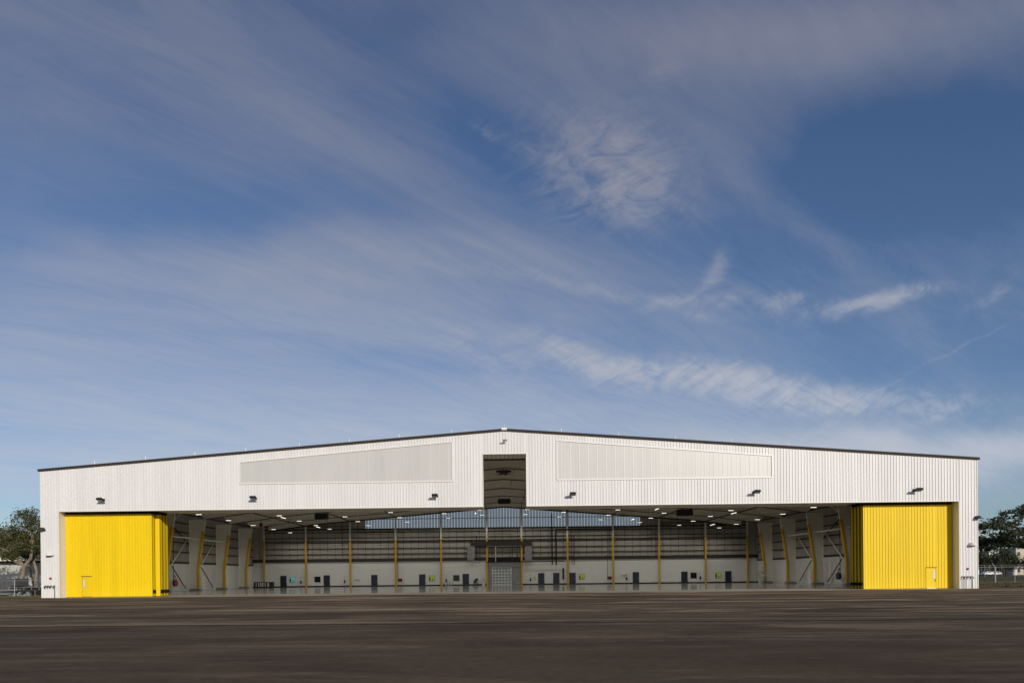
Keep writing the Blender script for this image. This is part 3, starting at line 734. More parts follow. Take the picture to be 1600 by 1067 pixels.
# ------------------------------------------------------------------ facade floodlights
def flood(kind):
    t = thing('floodlight', '', 'floodlight', (0, 0, 0), 0, 'floodlights along the hangar fascia')
    q = MB(); q.box(-.12, .12, -.06, -.0, -.14, .14); q.build('wall_bracket', 'bronze', t)
    q = MB(); q.tube([(0, -.06, 0), (0, -.35, .10), (.05, -.62, .05)], .035, 8); q.build('arm', 'bronze', t)
    q = MB(); q.beam((.05, -.50, -.12), (.05, -.98, .06), .62, .16); q.beam((.05, -.56, .0), (.05, -.82, .09), .40, .10)
    for k in range(5): q.beam((-.16+k*.105, -.55, .03), (-.16+k*.105, -.9, .15), .015, .10)
    hd = q.build('lamp_head', 'black', t)
    q = MB(); q.beam((.05, -.56, -.19), (.05, -.93, -.05), .52, .015); q.build('lens', 'glassdark', hd)
    q = MB(); q.tube([(.02, -.25, .12), (.02, -.25, .26)], .03, 6); q.build('sensor', 'chrome', t)
    return t
fl0 = flood(0); fl0.location = (-41.9, D-.05, 10.15)
fl0['label'] = 'black floodlight on the white fascia above the left yellow door'
for x, lab in ((-26.0, 'black floodlight on the white fascia below the left end of the left clerestory panel'),
               (-7.25, 'black floodlight on the white fascia just left of the tall tail slot'),
               (6.9, 'black floodlight on the white fascia just right of the tall tail slot'),
               (25.7, 'black floodlight on the white fascia below the right end of the right clerestory panel'),
               (42.1, 'black floodlight on the white fascia above the right yellow door')):
    dup(fl0, (x, D-.05, 10.15), label=lab)
t = thing('floodlight', 'small pale lamp near the roof peak above the tail slot', 'floodlight', (0.05, D-.05, 15.75))
q = MB(); q.box(-.08, .08, -.05, 0, -.1, .1); q.build('wall_bracket', 'trim', t)
q = MB(); q.tube([(0, -.05, 0), (0, -.4, .05)], .03, 6); q.build('arm', 'grey', t)
q = MB(); q.beam((0, -.35, -.04), (0, -.75, .04), .42, .09); q.build('lamp_head', 'grey', t)
# shaded wall packs and alarm bells
def pack(label, loc, m, w):
    t = thing('wall_lamp', label, 'wall lamp', loc)
    q = MB(); q.box(-.1, .1, -.05, 0, -.08, .08); q.build('wall_bracket', m, t)
    n = 10; q = MB(); vs = []; fs = []
    for i in range(n+1):
        a = math.pi*i/n; vs += [(-math.cos(a)*w*.28, -.06-math.sin(a)*.34, .20), (-math.cos(a)*w*.5, -.06-math.sin(a)*.50, -.08)]
    for i in range(n): fs.append((2*i, 2*i+1, 2*i+3, 2*i+2))
    fs.append(tuple(range(0, 2*n+2, 2))[::-1]); fs.append(tuple(range(1, 2*n+2, 2))); q.add(vs, fs); q.build('shade', m, t)
    return t
pack('dark wall lamp high on the left corner of the hangar', (-48.35, D-.05, 7.15), 'girt', .7)
pack('white hooded wall lamp on the left corner wall at mid height', (-47.6, D-.05, 4.5), 'trim', .85)
pack('dark wall lamp high on the right corner of the hangar', (48.5, D-.05, 7.25), 'girt', .7)
pack('white hooded wall lamp on the right corner wall at mid height', (47.95, D-.05, 4.5), 'trim', .85)
for x, side in ((-47.6, 'left'), (47.5, 'right')):
    t = thing('alarm_bell', 'small red alarm bell low on the %s corner wall' % side, 'alarm bell', (x, D-.05, 2.05))
    q = MB(); q.disc((0, -.06, 0), (0, 1, 0), .09, .12, 14, .11); q.build('gong', 'red', t)
    q = MB(); q.box(-.06, .06, -.02, .02, -.14, -.02); q.build('back_box', 'girt', t)
for s, side, xs in ((-1, 'left', (-48.1, -47.85, -47.55, -47.2)), (1, 'right', (46.95, 47.25, 47.6, 47.9))):
    for k, x in enumerate(xs):
        pos = ('outermost', 'second from outermost', 'third from outermost', 'innermost')[k if s < 0 else 3-k]
        t = thing('hydrant_valve', '%s dark hydrant valve low on the %s corner wall' % (pos, side), 'valve', (x, D-.05, 1.2), 0, 'hydrant valves low on the %s corner wall' % side)
        q = MB(); q.tube([(0, 0, .02), (0, -.20, .02), (0, -.27, -.08)], [.045, .045, .04], 10); q.build('elbow', 'black', t)
        q = MB(); q.disc((0, -.29, -.11), (0, -.5, -.8), .06, .07, 12); q.build('cap', 'chrome' if k % 2 else 'black', t)
        q = MB(); q.disc((0, -.015, .02), (0, 1, 0), .11, .03, 14); q.build('wall_plate', 'grey', t)
        if (s > 0 and k != 2) or (s < 0 and k == 3):
            q = MB(); q.tube([(.04, -.07, -.1), (.04, -.07, -1.19)], .03, 6); q.build('drop_pipe', 'girt', t)

# ------------------------------------------------------------------ high-bay lamps
lp0 = None
ORD = ['first', 'second', 'third', 'fourth', 'fifth', 'sixth', 'seventh', 'eighth', 'ninth', 'tenth', 'eleventh', 'twelfth']
LX = [-39.5, -32.2, -25.0, -17.8, -10.2, -4.0, 4.0, 10.2, 17.8, 25.0, 32.2, 39.5]
rows = [(87.8, 39), (97.4, 30), (107.0, 16), (116.6, 0), (125.8, 0)]
rown = ['front lamp row', 'second lamp row', 'middle lamp row', 'lamp row before the last', 'lamp row nearest the back wall']
for ri, (yy, mn) in enumerate(rows):
    xs = [x for x in LX if abs(x) > mn]
    for xi, x in enumerate(xs):
        z = 13.35-.0815*abs(x)
        half = len(xs)//2
        side = 'left' if x < 0 else 'right'
        idx = xi if x < 0 else len(xs)-1-xi
        lab = ('%s high bay lamp from the %s wall, %s' % (ORD[idx], side, rown[ri]))
        if half == 1: lab = 'bright high bay lamp near the %s wall in the %s' % (side, rown[ri])
        if lp0 is None:
            lp0 = thing('high_bay_lamp', lab, 'ceiling lamp', (x, yy, z), 0, 'high bay lamps under the hangar ceiling')
            q = MB(); q.box(-.40, .40, -.18, .18, 0, .09); q.box(-.2, .2, -.12, .12, .09, .17); q.build('housing', 'grey', lp0)
            q = MB(); q.box(-.34, -.03, -.13, .13, -.02, -.003); q.box(.03, .34, -.13, .13, -.02, -.003); q.build('diffuser', 'lamp', lp0)
            q = MB()
            for dx in (-.35, .35): q.tube([(dx, 0, .09), (dx, 0, 2.3)], .012, 5)
            q.build('hanger', 'girt', lp0)
            ld = bpy.data.lights.new('bay_light', 'SPOT'); ld.energy = 400; ld.spot_size = math.radians(165); ld.spot_blend = .6; ld.shadow_soft_size = .12; ld.color = (1.0, .95, .86)
            lo = bpy.data.objects.new('bay_light', ld); COL.objects.link(lo); lo.parent = lp0; lo.location = (0, 0, -.08)
        else: dup(lp0, (x, yy, z), label=lab)
ls0 = None
for x, yy, z, lab in ((-36.3, 112, 11.7, 'long strip light running inward near the left side columns'), (-33.0, 121, 10.75, 'long strip light over the left part of the back wall'),
                      (37.5, 112, 11.6, 'long strip light running inward near the right side columns'), (25.0, 112, 12.4, 'long strip light under the ceiling right of the daylight gable'),
                      (22.8, 121, 11.5, 'long strip light in front of the right end of the daylight gable'), (36.8, 121, 10.4, 'long strip light over the right part of the back wall'),
                      (-5.0, 121, 12.9, 'long strip light in front of the gable left of the centre columns')):
    if ls0 is None:
        ls0 = thing('strip_light', lab, 'ceiling lamp', (x, yy, z), 0, 'strip lights under the hangar ceiling')
        q = MB(); q.box(-.09, .09, -1.4, 1.4, 0, .08); q.build('housing', 'grey', ls0)
        q = MB(); q.box(-.05, .05, -1.2, 1.2, -.03, -.003); q.build('diffuser', 'lamp', ls0)
        q = MB()
        for dy in (-1.1, 1.1): q.tube([(0, dy, .08), (0, dy, 2.6)], .012, 5)
        q.build('hanger', 'girt', ls0)
    else: dup(ls0, (x, yy, z), label=lab)
# unit heaters / fans
def heater(label, loc, w, h):
    t = thing('unit_heater', label, 'heater', loc)
    q = MB(); q.box(-w/2, w/2, -.5, .5, -h/2, h/2); q.box(-w/2-.12, -w/2, -.35, .35, -h*.35, h*.35); q.box(w/2, w/2+.12, -.35, .35, -h*.35, h*.35); q.build('cabinet', 'rust', t)
    for k in range(6):
        q = MB(); z = -h/2+h*(k+.5)/6; q.beam((-w/2+.08, -.56, z), (w/2-.08, -.56, z), .10, .02); q.build('louvre', 'girt', t)
    q = MB()
    for dx in (-w/2+.15, w/2-.15):
        for dy in (-.4, .4): q.tube([(dx, dy, h/2), (dx, dy, h/2+1.6)], .02, 5)
    q.build('hanger', 'girt', t)
heater('dark unit heater hung from the ceiling at left', (-26.8, 100, 10.75), 1.7, .85)
heater('dark unit heater hung from the ceiling at right', (26.3, 100, 10.7), 2.1, .95)
heater('dark unit heater near the back wall seen low in the tail slot', (0.1, 118, 14.6), 2.0, .85)
# ceiling fan seen through the slot
t = thing('ceiling_fan', 'reddish brown machine hung under the ridge seen through the tail slot', 'fan', (-.05, 86, 14.85))
q = MB(); q.box(-.55, .55, -.4, .4, -.25, .22); q.build('motor_box', mat('red_brown_paint', (0.10, 0.035, 0.03), .5), t)
q = MB()
for a in range(6):
    an = a*math.pi/3+.3; q.beam((math.cos(an)*.2, math.sin(an)*.2, -.32), (math.cos(an)*1.15, math.sin(an)*1.15, -.32), .16, .03)
q.build('blade', 'girt', t)
q = MB()
for dx in (-.75, .75): q.box(dx-.2, dx+.2, -.25, .25, -.05, .18)
q.build('side_grille', 'girt', t)
q = MB(); q.tube([(0, 0, .2), (0, 0, 1.6)], .05, 8); q.tube([(1.4, -.1, 1.4), (1.3, 6, .8), (1.0, 12, -.2)], .03, 6); q.build('drop_rod', 'girt', t)
# orange hoist
t = thing('chain_hoist', 'orange hoist hanging on a rod near the left columns', 'hoist', (-40.0, 112, 10.3))
q = MB(); q.tube([(0, 0, .3), (0, 0, 2.4)], .06, 8); q.build('drop_rod', 'girt', t)
q = MB(); q.box(-.22, .22, -.2, .2, -.05, .55); q.build('motor_box', 'rust', t)
q = MB(); q.box(-.75, .30, -.12, .12, -.22, -.06); q.tube([(0, 0, .55), (0, 0, .95)], .09, 8); q.build('boom', 'orange', t)
q = MB(); q.tube([(.45, 0, -.2), (.5, 0, -.9)], .05, 6); q.build('hook', 'orange', t)

# ------------------------------------------------------------------ small things inside
YR = D+DEPTH-.2
def reel(label, loc, rz, m):
    t = thing('hose_reel', label, 'hose reel', loc, rz)
    q = MB(); q.box(-.05, .05, -.06, 0, -.4, .4); q.box(-.25, .25, -.05, 0, .3, .36); q.build('wall_bracket', 'black', t)
    q = MB(); q.disc((0, -.16, 0), (0, 1, 0), .52, .04, 20); q.disc((0, -.44, 0), (0, 1, 0), .52, .04, 20); q.build('reel_side', m, t)
    q = MB(); q.disc((0, -.30, 0), (0, 1, 0), .44, .24, 18); q.build('hose', 'rust', t)
    q = MB(); q.tube([(0, -.3, .5), (0, -.3, 1.0)], .04, 6); q.box(-.1, .1, -.35, -.2, .95, 1.1); q.build('valve', m, t)
reel('red hose reel on the left side wall behind the first column', (-47.9, 98.0, 1.25), math.radians(-90-0)+math.pi, 'red')
reel('dark hose reel on the right side wall behind the first column', (47.9, 98.0, 1.25), math.radians(90)+math.pi, 'rust')
def hcab(label, x, z):
    t = thing('fire_hose_box', label, 'hose box', (x, YR-.75, z))
    q = MB(); q.box(-.42, .42, -.2, .1, -.3, .3); q.build('cabinet', 'red', t)
    q = MB(); q.disc((-.15, -.23, 0), (0, 1, 0), .22, .05, 14); q.build('hose', 'rust', t)
    q = MB(); q.box(.1, .36, -.225, -.2, -.2, .2); q.build('face_plate', 'black', t)
hcab('red hose box on the back wall beside the fourth yellow column', -19.85, 1.15)
hcab('red hose box on the back wall left of the yellow column right of centre', 19.95, 1.15)
ext0 = None
for x, lab in ((-39.0, 'fire extinguisher right of the teal window on the back wall'), (-30.6, 'fire extinguisher left of the second yellow column of the back wall'), (-11.1, 'fire extinguisher left of the column beside the metal rack'),
               (5.0, 'fire extinguisher right of the glazed overhead door'), (23.3, 'fire extinguisher beside the white notice board at right'), (37.3, 'fire extinguisher right of the right dark window')):
    if ext0 is None:
        ext0 = thing('fire_extinguisher', lab, 'extinguisher', (x, YR-.12, 1.0), 0, 'fire extinguishers on the back wall')
        q = MB(); q.tube([(0, -.05, -.32), (0, -.05, .18), (0, -.05, .26)], [.13, .13, .06], 12); q.build('cylinder', 'rust', ext0)
        q = MB(); q.box(-.06, .06, -.12, .02, .27, .33); q.tube([(.05, -.08, .3), (.17, -.1, .1), (.15, -.1, -.15)], .02, 6); q.build('nozzle', 'black', ext0)
        q = MB(); q.box(-.04, .04, -.01, .03, .75, .95); q.build('sign', 'rust', ext0)
    else: dup(ext0, (x, YR-.12, 1.0), label=lab)
# notice boards
t = thing('notice_board', 'white notice board with three dark marks on the right back wall', 'board', (21.9+2.2-.9, YR-.0, 1.55))
q = MB(); q.box(-1.1, .75, -.03, 0, -.35, .35); q.build('board', 'trim', t)
q = MB(); [q.box(-.75+k*.32, -.55+k*.32, -.045, -.031, -.1, .1) for k in range(3)]; q.build('marks', 'black', t)
t = thing('notice_board', 'white outlet strip with three dark marks between two columns at left', 'board', (-28.2, YR-.0, 1.25))
q = MB(); q.box(-.45, .45, -.03, 0, -.13, .13); q.build('board', 'trim', t)
q = MB(); [q.box(-.36+k*.3, -.22+k*.3, -.045, -.031, -.1, .1) for k in range(3)]; q.build('marks', 'black', t)
t = thing('notice', 'lime green notice on the back wall right of the glazed door', 'notice', (5.8, YR-.0, 1.3))
q = MB(); q.box(-.14, .14, -.03, 0, -.32, .32); q.build('plate', 'sign', t)
# dark louvred equipment row at the rear left
t = thing('equipment_cabinets', 'row of black cabinets with white louvred fronts in the rear left corner', 'cabinets', (-44.4, 125.6, 0.012))
q = MB(); q.box(-1.75, 1.75, -.4, .4, .1, 1.08); q.box(-1.65, 1.65, -.3, .3, 0, .1); q.build('housing', 'rust', t)
for x in (-.85, -.55, -.25, .35, .8, 1.0, -1.3, -.05):
    q = MB(); q.box(x-.07, x+.07, -.43, -.405, .22, .95); q.build('louvre', 'trim', t)
# mobile stairs at the rear right
t = thing('mobile_stairs', 'grey mobile stairs standing in the rear right corner', 'stairs', (45.3, 121.0, .012))
q = MB()
for sx in (-.5, .5): q.beam((sx, -1.3, .15), (sx, .9, 2.2), .06, .1); q.tube([(sx, .9, .1), (sx, .9, 3.1)], .035, 6); q.tube([(sx, -1.3, .9), (sx, .9, 3.1)], .03, 6)
q.build('frame', 'grey', t)
for k in range(8):
    q = MB(); q.box(-.5, .5, -1.3+k*.27, -1.05+k*.27, .25+k*.26, .29+k*.26); q.build('step', 'grey', t)
for k in range(2):
    q = MB(); q.disc((-.5+k, -1.2, .1), (1, 0, 0), .1, .05, 10); q.build('wheel', 'tyre', t)
q = MB(); [q.box(-.4+k*.3, -.22+k*.3, -1.33, -1.3, 1.35, 1.5) for k in range(3)]; q.build('tag', 'carwhite', t)  # white plates standing in for three small lights
# low rack, drinking fountain, bench, tug
t = thing('low_rack', 'low metal rack with upright bars at the back wall beside a column', 'rack', (-10.6, YR-.9, .012))
for k in range(7):
    q = MB(); q.tube([(-.75+k*.25, 0, 0), (-.75+k*.25, 0, .75)], .035, 6); q.build('bar', 'trim' if k % 2 else 'black', t)
q = MB(); q.tube([(-.75, 0, .75), (.75, 0, .75)], .035, 6); q.tube([(-.75, 0, .1), (.75, 0, .1)], .035, 6); q.build('rail', 'grey', t)
t = thing('air_compressor', 'black compressor on the back wall left of the water cooler', 'compressor', (-5.45, YR-.4, .75))
q = MB(); q.tube([(-.4, -.1, 0), (.15, -.1, 0)], .2, 12); q.build('tank', 'rust', t); q = MB(); q.box(-.1, .42, -.25, .1, .15, .55); q.box(-.45, .45, -.3, .3, -.28, -.22); q.build('motor', 'black', t)
q = MB(); [q.tube([(sx, sy, -.28), (sx, sy, -.74)], .03, 5) for sx in (-.4, .4) for sy in (-.25, .25)]; q.build('stand', 'black', t)
t = thing('water_cooler', 'white water cooler at the back wall beside the centre column', 'water cooler', (-3.95, YR-.5, .012))
q = MB(); q.box(-.22, .22, -.2, .2, 0, .85); q.box(-.26, .26, -.24, .2, .85, .95); q.build('body', 'trim', t); q = MB(); q.tube([(0, 0, .95), (0, 0, 1.3)], .13, 10); q.build('bottle', 'grey', t)
t = thing('bench', 'small white bench in front of the grey vestibule wall', 'bench', (2.6, YR-1.0, .012))
q = MB(); q.box(-.4, .4, -.2, .2, .38, .44); q.build('seat', 'trim', t)
q = MB(); [q.tube([(sx, 0, 0), (sx, 0, .38)], .03, 6) for sx in (-.33, .33)]; q.build('leg', 'grey', t)
# small wall boxes and doors in the side walls
for s, side in ((-1, 'left'), (1, 'right')):
    t = thing('electrical_panel', 'pale electrical panel on the %s side wall near the opening' % side, 'panel', (s*47.95, 95.2, 1.3))
    q = MB(); q.box(0, -s*.12, -.55, .55, -.75, .75); q.build('box', 'liner', t); q = MB(); q.box(-s*.12, -s*.14, -.35, .25, .0, .14); q.build('label_plate', 'black', t)
    q = MB(); q.tube([(-s*.05, .3, -.75), (-s*.05, .3, -1.28)], .03, 6); q.tube([(-s*.05, -.3, .75), (-s*.05, -.3, 2.6)], .03, 6); q.build('conduit', 'grey', t)
    q = MB(); y0 = 107.5-D; q.box(s*47.95, s*48.3, y0, y0+1.1, .02, 2.2); d = q.build('side_door', 'liner', H)
    q = MB(); q.box(s*47.9, s*47.94, y0+.1, y0+.16, 1.0, 1.1); q.build('handle', 'black', d)

# ------------------------------------------------------------------ trees
def leaves(mb, rnd, c, n, spread, size, flat=1.0):
    for _ in range(n):
        p = Vector((c[0]+rnd.gauss(0, spread), c[1]+rnd.gauss(0, spread), c[2]+rnd.gauss(0, spread*flat)))
        a = Vector((rnd.uniform(-1, 1), rnd.uniform(-1, 1), rnd.uniform(-1, 1))).normalized()
        b = a.cross(Vector((rnd.uniform(-1, 1), rnd.uniform(-1, 1), rnd.uniform(-1, 1)))).normalized()
        s = size*rnd.uniform(.6, 1.4); a *= s; b *= s*.55
        mb.v += [tuple(p-a), tuple(p+b), tuple(p+a), tuple(p-b)]; n0 = len(mb.v)-4; mb.f.append((n0, n0+1, n0+2, n0+3))
def tree(label, loc, path, r0, blobs, nclump, nleaf, lsize, lmat, bark, seed, spread=.45, cat='tree', group=None, flat=1.0, limb_r=.09):
    rnd = random.Random(seed); t = thing('tree', label, cat, loc, 0, group)
    k = MB(); n = len(path); k.tube(path, [r0*(1-.55*i/(n-1))+(.18*r0 if i == 0 else 0) for i in range(n)], 10)
    top = Vector(path[-1]); cr = MB(); mids = [Vector(p) for p in path[max(1, n//2):]]
    for bx, by, bz, rx, ry, rz in blobs:
        bc = Vector((bx, by, bz)); st_ = min(mids, key=lambda p: (p-bc).length)
        m1 = st_.lerp(bc, .5)+Vector((rnd.uniform(-.4, .4), rnd.uniform(-.4, .4), rnd.uniform(-.1, .5)))
        k.tube([st_, m1, bc], [limb_r*1.7, limb_r*1.1, limb_r*.5], 6)
        for _ in range(nclump):
            while True:
                u = Vector((rnd.uniform(-1, 1), rnd.uniform(-1, 1), rnd.uniform(-1, 1)))
                if .25 < u.length < 1: break
            c = Vector((bx+u.x*rx, by+u.y*ry, bz+u.z*rz))
            if rnd.random() < .45: k.tube([bc.lerp(c, .1), c], [limb_r*.4, limb_r*.12], 4, False)
            leaves(cr, rnd, c, nleaf, spread*rnd.uniform(.6, 1.3), lsize, flat)
    k.build('trunk', bark, t, smooth=True); cr.build('crown', lmat, t)
    return t
rnd = random.Random(11)
# left: two trees in front of the pale building
tree('tall gnarled tree with pale leaning trunk left of the hangar', (-60.1, 83.5, 0), [(0, 0, -.1), (.15, 0, 1.2), (.55, .1, 2.6), (.75, .1, 3.6), (1.5, .2, 4.6), (1.9, 0, 6.2), (1.7, .2, 7.8)], .29,
     [(.5, 0, 8.6, 1.9, 2, 1.1), (2.6, .5, 8.9, 1.8, 2, 1.3), (1.5, 0, 9.9, 1.5, 1.6, .7), (-1.2, .3, 7.4, 2.0, 2, .9), (-3.6, .5, 6.4, 2.2, 2, .9), (3.6, .2, 7.0, 1.6, 1.8, 1.3),
      (0.5, .5, 6.5, 2.2, 2, .8), (2.9, 0, 6.0, 1.2, 1.4, .5), (-1.0, -.3, 4.9, .8, .6, .2), (-5.6, .5, 6.9, 1.6, 2, .8)], 34, 26, .11, 'leafA', 'bark', 21, spread=.27)
tree('slender pale trunked tree close to the left corner of the hangar', (-58.5, 84.5, 0), [(0, 0, -.1), (-.1, 0, 1.5), (.05, 0, 3.0), (-.35, 0, 4.4), (-.55, .1, 5.2)], .24,
     [(0, .3, 6.6, 1.6, 1.6, 1.2), (1.2, .6, 7.6, 1.4, 1.5, 1.2), (1.6, 0, 5.8, 1.2, 1.2, .8)], 30, 26, .11, 'leafA', 'bark', 5, spread=.32)
tree('brown tinged tree behind the pale building just left of the hangar', (-76, 104, 0), [(0, 0, -.1), (0, 0, 3), (.3, 0, 6)], .4,
     [(0, 0, 7.4, 4, 3, 1.9), (4.5, 0, 7.4, 3, 3, 1.7), (-4, 0, 8, 4, 3, 1.6), (7.5, 0, 6.8, 2.5, 3, 1.2)], 60, 34, .17, 'leafB', 'bark', 8, spread=.5)
tree('thin dark trunked tree beside the pale building wall', (-63.3, 91.0, 0), [(0, 0, -.1), (-.1, 0, 1.6), (-.5, 0, 3.2), (-.4, 0, 4.6)], .16,
     [(0, 0, 5.6, 1.6, 1.2, .9), (-1.6, 0, 5.2, 1.5, 1.2, .7)], 30, 24, .12, 'leafA', 'darkbark', 9, spread=.35)
tree('broad tree rising behind the pale building at the far left edge', (-80.5, 110.0, 0), [(0, 0, -.1), (.2, 0, 2.5), (0, 0, 5.2)], .35,
     [(.6, 0, 8.6, 3.2, 3, 1.7), (3.8, 0, 7.8, 2.4, 2.4, 1.2), (-2.5, 0, 9.0, 3, 2.4, 1.4), (2.4, .6, 6.4, 3, 2.4, .8)], 44, 30, .12, 'leafB', 'bark', 10, spread=.35)
# pale building behind the left trees
B = thing('low_building', 'low pale building with flat white roof edge behind the left trees', 'building', (-74, 96, 0))
q = MB(); q.box(-16, 22, 0, 10, 0, 4.35); q.build('wall', 'bldg', B)
q = MB(); q.box(-17, 22.6, -1.5, 10.5, 4.6, 5.15); q.build('roof', 'roofw', B)
q = MB(); q.box(-16.2, 22.1, -.15, 10.1, 4.35, 4.6); q.build('eave_shade_band', 'darkbark', B)  # dark band under the roof edge, overhang shade put into its colour
q = MB(); q.box(-5, 6, .6, 5, 5.15, 5.5); q.build('roof_curb', 'beige', B)
for x in (-12, -6, 1.2, 10, 15.5):
    f = MB(); f.box(x-.7, x+.7, -.05, .0, .02, 2.3); dd = f.build('door', 'beige', B)
    q = MB(); q.box(x+.5, x+.58, -.1, -.052, 1.0, 1.1); q.build('handle', 'black', dd)

def mesh_fence(label, loc, length, rz, posts, h, arm=None, cell=.09, rail=True):
    t = thing('chain_link_fence', label, 'fence', loc, rz)
    for px_ in posts:
        q = MB(); q.tube([(px_, 0, -.05), (px_, 0, h+.05)], .045 if arm != px_ else .10, 8)
        if arm == px_: q.tube([(px_, 0, h), (px_-.45, 0, h+.55)], .05, 6)
        q.build('post', 'grey', t)
    q = MB(); q.tube([(0, 0, h), (length, 0, h)], .03, 6); q.build('top_rail', 'grey', t)
    w = MB(); r_ = .0018; n = int((length+h)/cell)
    for k in range(n):
        for sg in (1, -1):
            x0 = k*cell-(h if sg > 0 else 0); x1 = x0+h*sg if sg > 0 else x0-h
            a = (x0, .05) if sg > 0 else (x0, .05); b_ = (x1, h)
            # clip to 0..length
            (xa, za), (xb, zb) = (x0, .05), (x1, h)
            if xa == xb: continue
            def at(xc): return za+(zb-za)*(xc-xa)/(xb-xa)
            pa, pb = [xa, za], [xb, zb]
            if min(xa, xb) > length or max(xa, xb) < 0: continue
            for p in (pa, pb):
                if p[0] < 0: p[1] = at(0); p[0] = 0
                if p[0] > length: p[1] = at(length); p[0] = length
            if abs(pa[0]-pb[0]) < .02: continue
            y = .004*sg
            w.add([(pa[0], y-r_, pa[1]-r_), (pa[0], y+r_, pa[1]-r_), (pa[0], y, pa[1]+r_), (pb[0], y-r_, pb[1]-r_), (pb[0], y+r_, pb[1]-r_), (pb[0], y, pb[1]+r_)], [(0, 1, 4, 3), (1, 2, 5, 4), (2, 0, 3, 5)])
    o = w.build('wire_mesh', 'wire', t); o['kind'] = 'stuff'
mesh_fence('chain link fence with one pale post left of the hangar', (-69, 77.4, 0), 19.6, 0, [.1, 3.9, 8.4, 12.85, 16.2, 19.5], 1.85)
mesh_fence('tall chain link fence with angled arm post right of the hangar', (50, 97.0, 0), 44, 0, [.1, 3, 6.2, 9.4, 13.0, 16.1, 19.0, 21.75, 24.9, 28, 31, 34, 37, 40.5, 43.9], 2.3, arm=19.0)
mesh_fence('far chain link fence beyond the old pavement at right', (70, 186.0, 0), 130, 0, [i*4.6 for i in range(29)], 3.2, cell=.5)

# left yard clutter
t = thing('waste_container', 'dark grey waste container behind the left fence', 'container', (-59.6, 80.6, 0))
q = MB(); q.box(-1.3, 1.3, 0, 2.2, .12, 1.95); q.build('body', 'bin', t)
for k in range(5):
    q = MB(); q.box(-1.2+k*.55, -1.12+k*.55, -.06, -.003, .15, 1.85); q.build('rib', 'bin', t)
q = MB(); q.box(-1.36, 1.36, -.08, 2.26, 1.955, 2.03); q.build('rim', 'bin', t)
q = MB(); [q.box(sx-.1, sx+.1, .1, 2.0, 0, .115) for sx in (-1, 1)]; q.build('skid', 'black', t)
t = thing('propane_tank', 'rounded pale tank end at the far left edge of the yard', 'tank', (-60.9, 79.2, 0))
q = MB(); q.tube([(-2.2, 0, 1.35), (-2.0, 0, 1.35), (.15, 0, 1.35), (.42, 0, 1.35), (.52, 0, 1.35)], [.25, .48, .5, .34, .08], 16); q.build('shell', 'roofw', t, smooth=True)
q = MB(); [q.box(sx-.08, sx+.08, -.3, .3, 0, .92) for sx in (-1.7, -.2)]; q.build('saddle', 'bin', t)
t = thing('pipe_rack', 'pale pipes stacked low behind the left fence', 'pipes', (-58.6, 78.6, 0))
for k in range(6):
    q = MB(); y = (k % 3)*.25; z = .25+.32*(k//3)+.05*(k % 2); q.tube([(-2.9, y, z), (.9+.2*k, y+.1, z+.04*k)], .055, 8); q.build('pipe', 'grey', t)
q = MB(); [q.box(sx-.06, sx+.06, -.1, .75, 0, .17) for sx in (-2.2, -.6)]; q.build('bearer', 'darkbark', t)
t = thing('utility_trailer', 'dark flatbed trailer with machinery beside the hangar corner', 'trailer', (-56.5, 80.0, 0))
q = MB(); q.box(-1.7, 2.0, -.8, .8, .62, .74); q.tube([(-1.7, 0, .66), (-2.9, 0, .45)], .06, 6); q.build('bed', 'rust', t)
for sx in (-.2, .75):
    for sy in (-.92, .92):
        q = MB(); q.disc((sx, sy, .36), (0, 1, 0), .35, .2, 18); wv = q.build('wheel', 'tyre', t); q = MB(); q.disc((sx, sy*1.01, .36), (0, 1, 0), .17, .22, 12); q.build('rim', 'grey', wv)
q = MB(); q.box(-1.6, -.7, -.5, .5, .75, 1.25); q.box(-.5, .4, -.6, .6, .75, .98); q.tube([(.4, -.4, .95), (1.9, -.4, .9)], .16, 10); q.box(1.2, 1.8, 0, .6, .75, 1.05); q.build('load', 'black', t)
q = MB(); [q.box(-1.68+k*.9, -1.62+k*.9, -.82, -.76, .74, 1.05) for k in range(5)]; q.tube([(-1.7, -.8, 1.05), (2.0, -.8, 1.05)], .03, 6); q.build('side_rail', 'grey', t)
t = thing('concrete_blocks', 'pale rubble blocks at the foot of the left fence', 'blocks', (-56.4, 78.3, 0))
for k in range(6):
    q = MB(); x = -1.0+k*.42; q.box(x, x+.33, -.1, .2, 0, .18+.1*(k % 3)); q.build('block', 'greywall', t)

# ------------------------------------------------------------------ right side
tree('wide spreading dark tree right of the hangar', (119, 150, 0), [(0, 0, -.1), (.3, 0, 3), (-.5, 0, 6), (0, 0, 8.5)], .9,
     [(-13.5, -3, 9.7, 4.0, 6, 1.5), (-10.5, 0, 12.1, 3.6, 5, 1.3), (-6, 0, 14.1, 4, 5, 1.3), (-1, 0, 15.6, 4.5, 5, 1.5), (-9.2, -2, 9.4, 4, 5, .9), (-4, -2, 11.4, 4.5, 5, 1.2), (2, -2, 13, 5, 5, 1.5), (-15, 2, 8.0, 2.5, 5, 1.1),
      (-1, -3, 9.2, 4, 5, 1.0), (6, 0, 12, 5, 5, 2), (10, 0, 10, 5, 5, 2), (-9, -2, 7.6, 3.5, 4, .9), (-4.5, -2, 8.4, 3.5, 4, .9), (-13.8, 0, 7.0, 2.5, 4, .9), (-14.5, 0, 11.3, 1.6, 3, .5), (-12.5, -2, 8.1, 4, 4, .8)], 30, 25, .26, 'leafC', 'darkbark', 31, spread=.52, flat=.45, limb_r=.22)
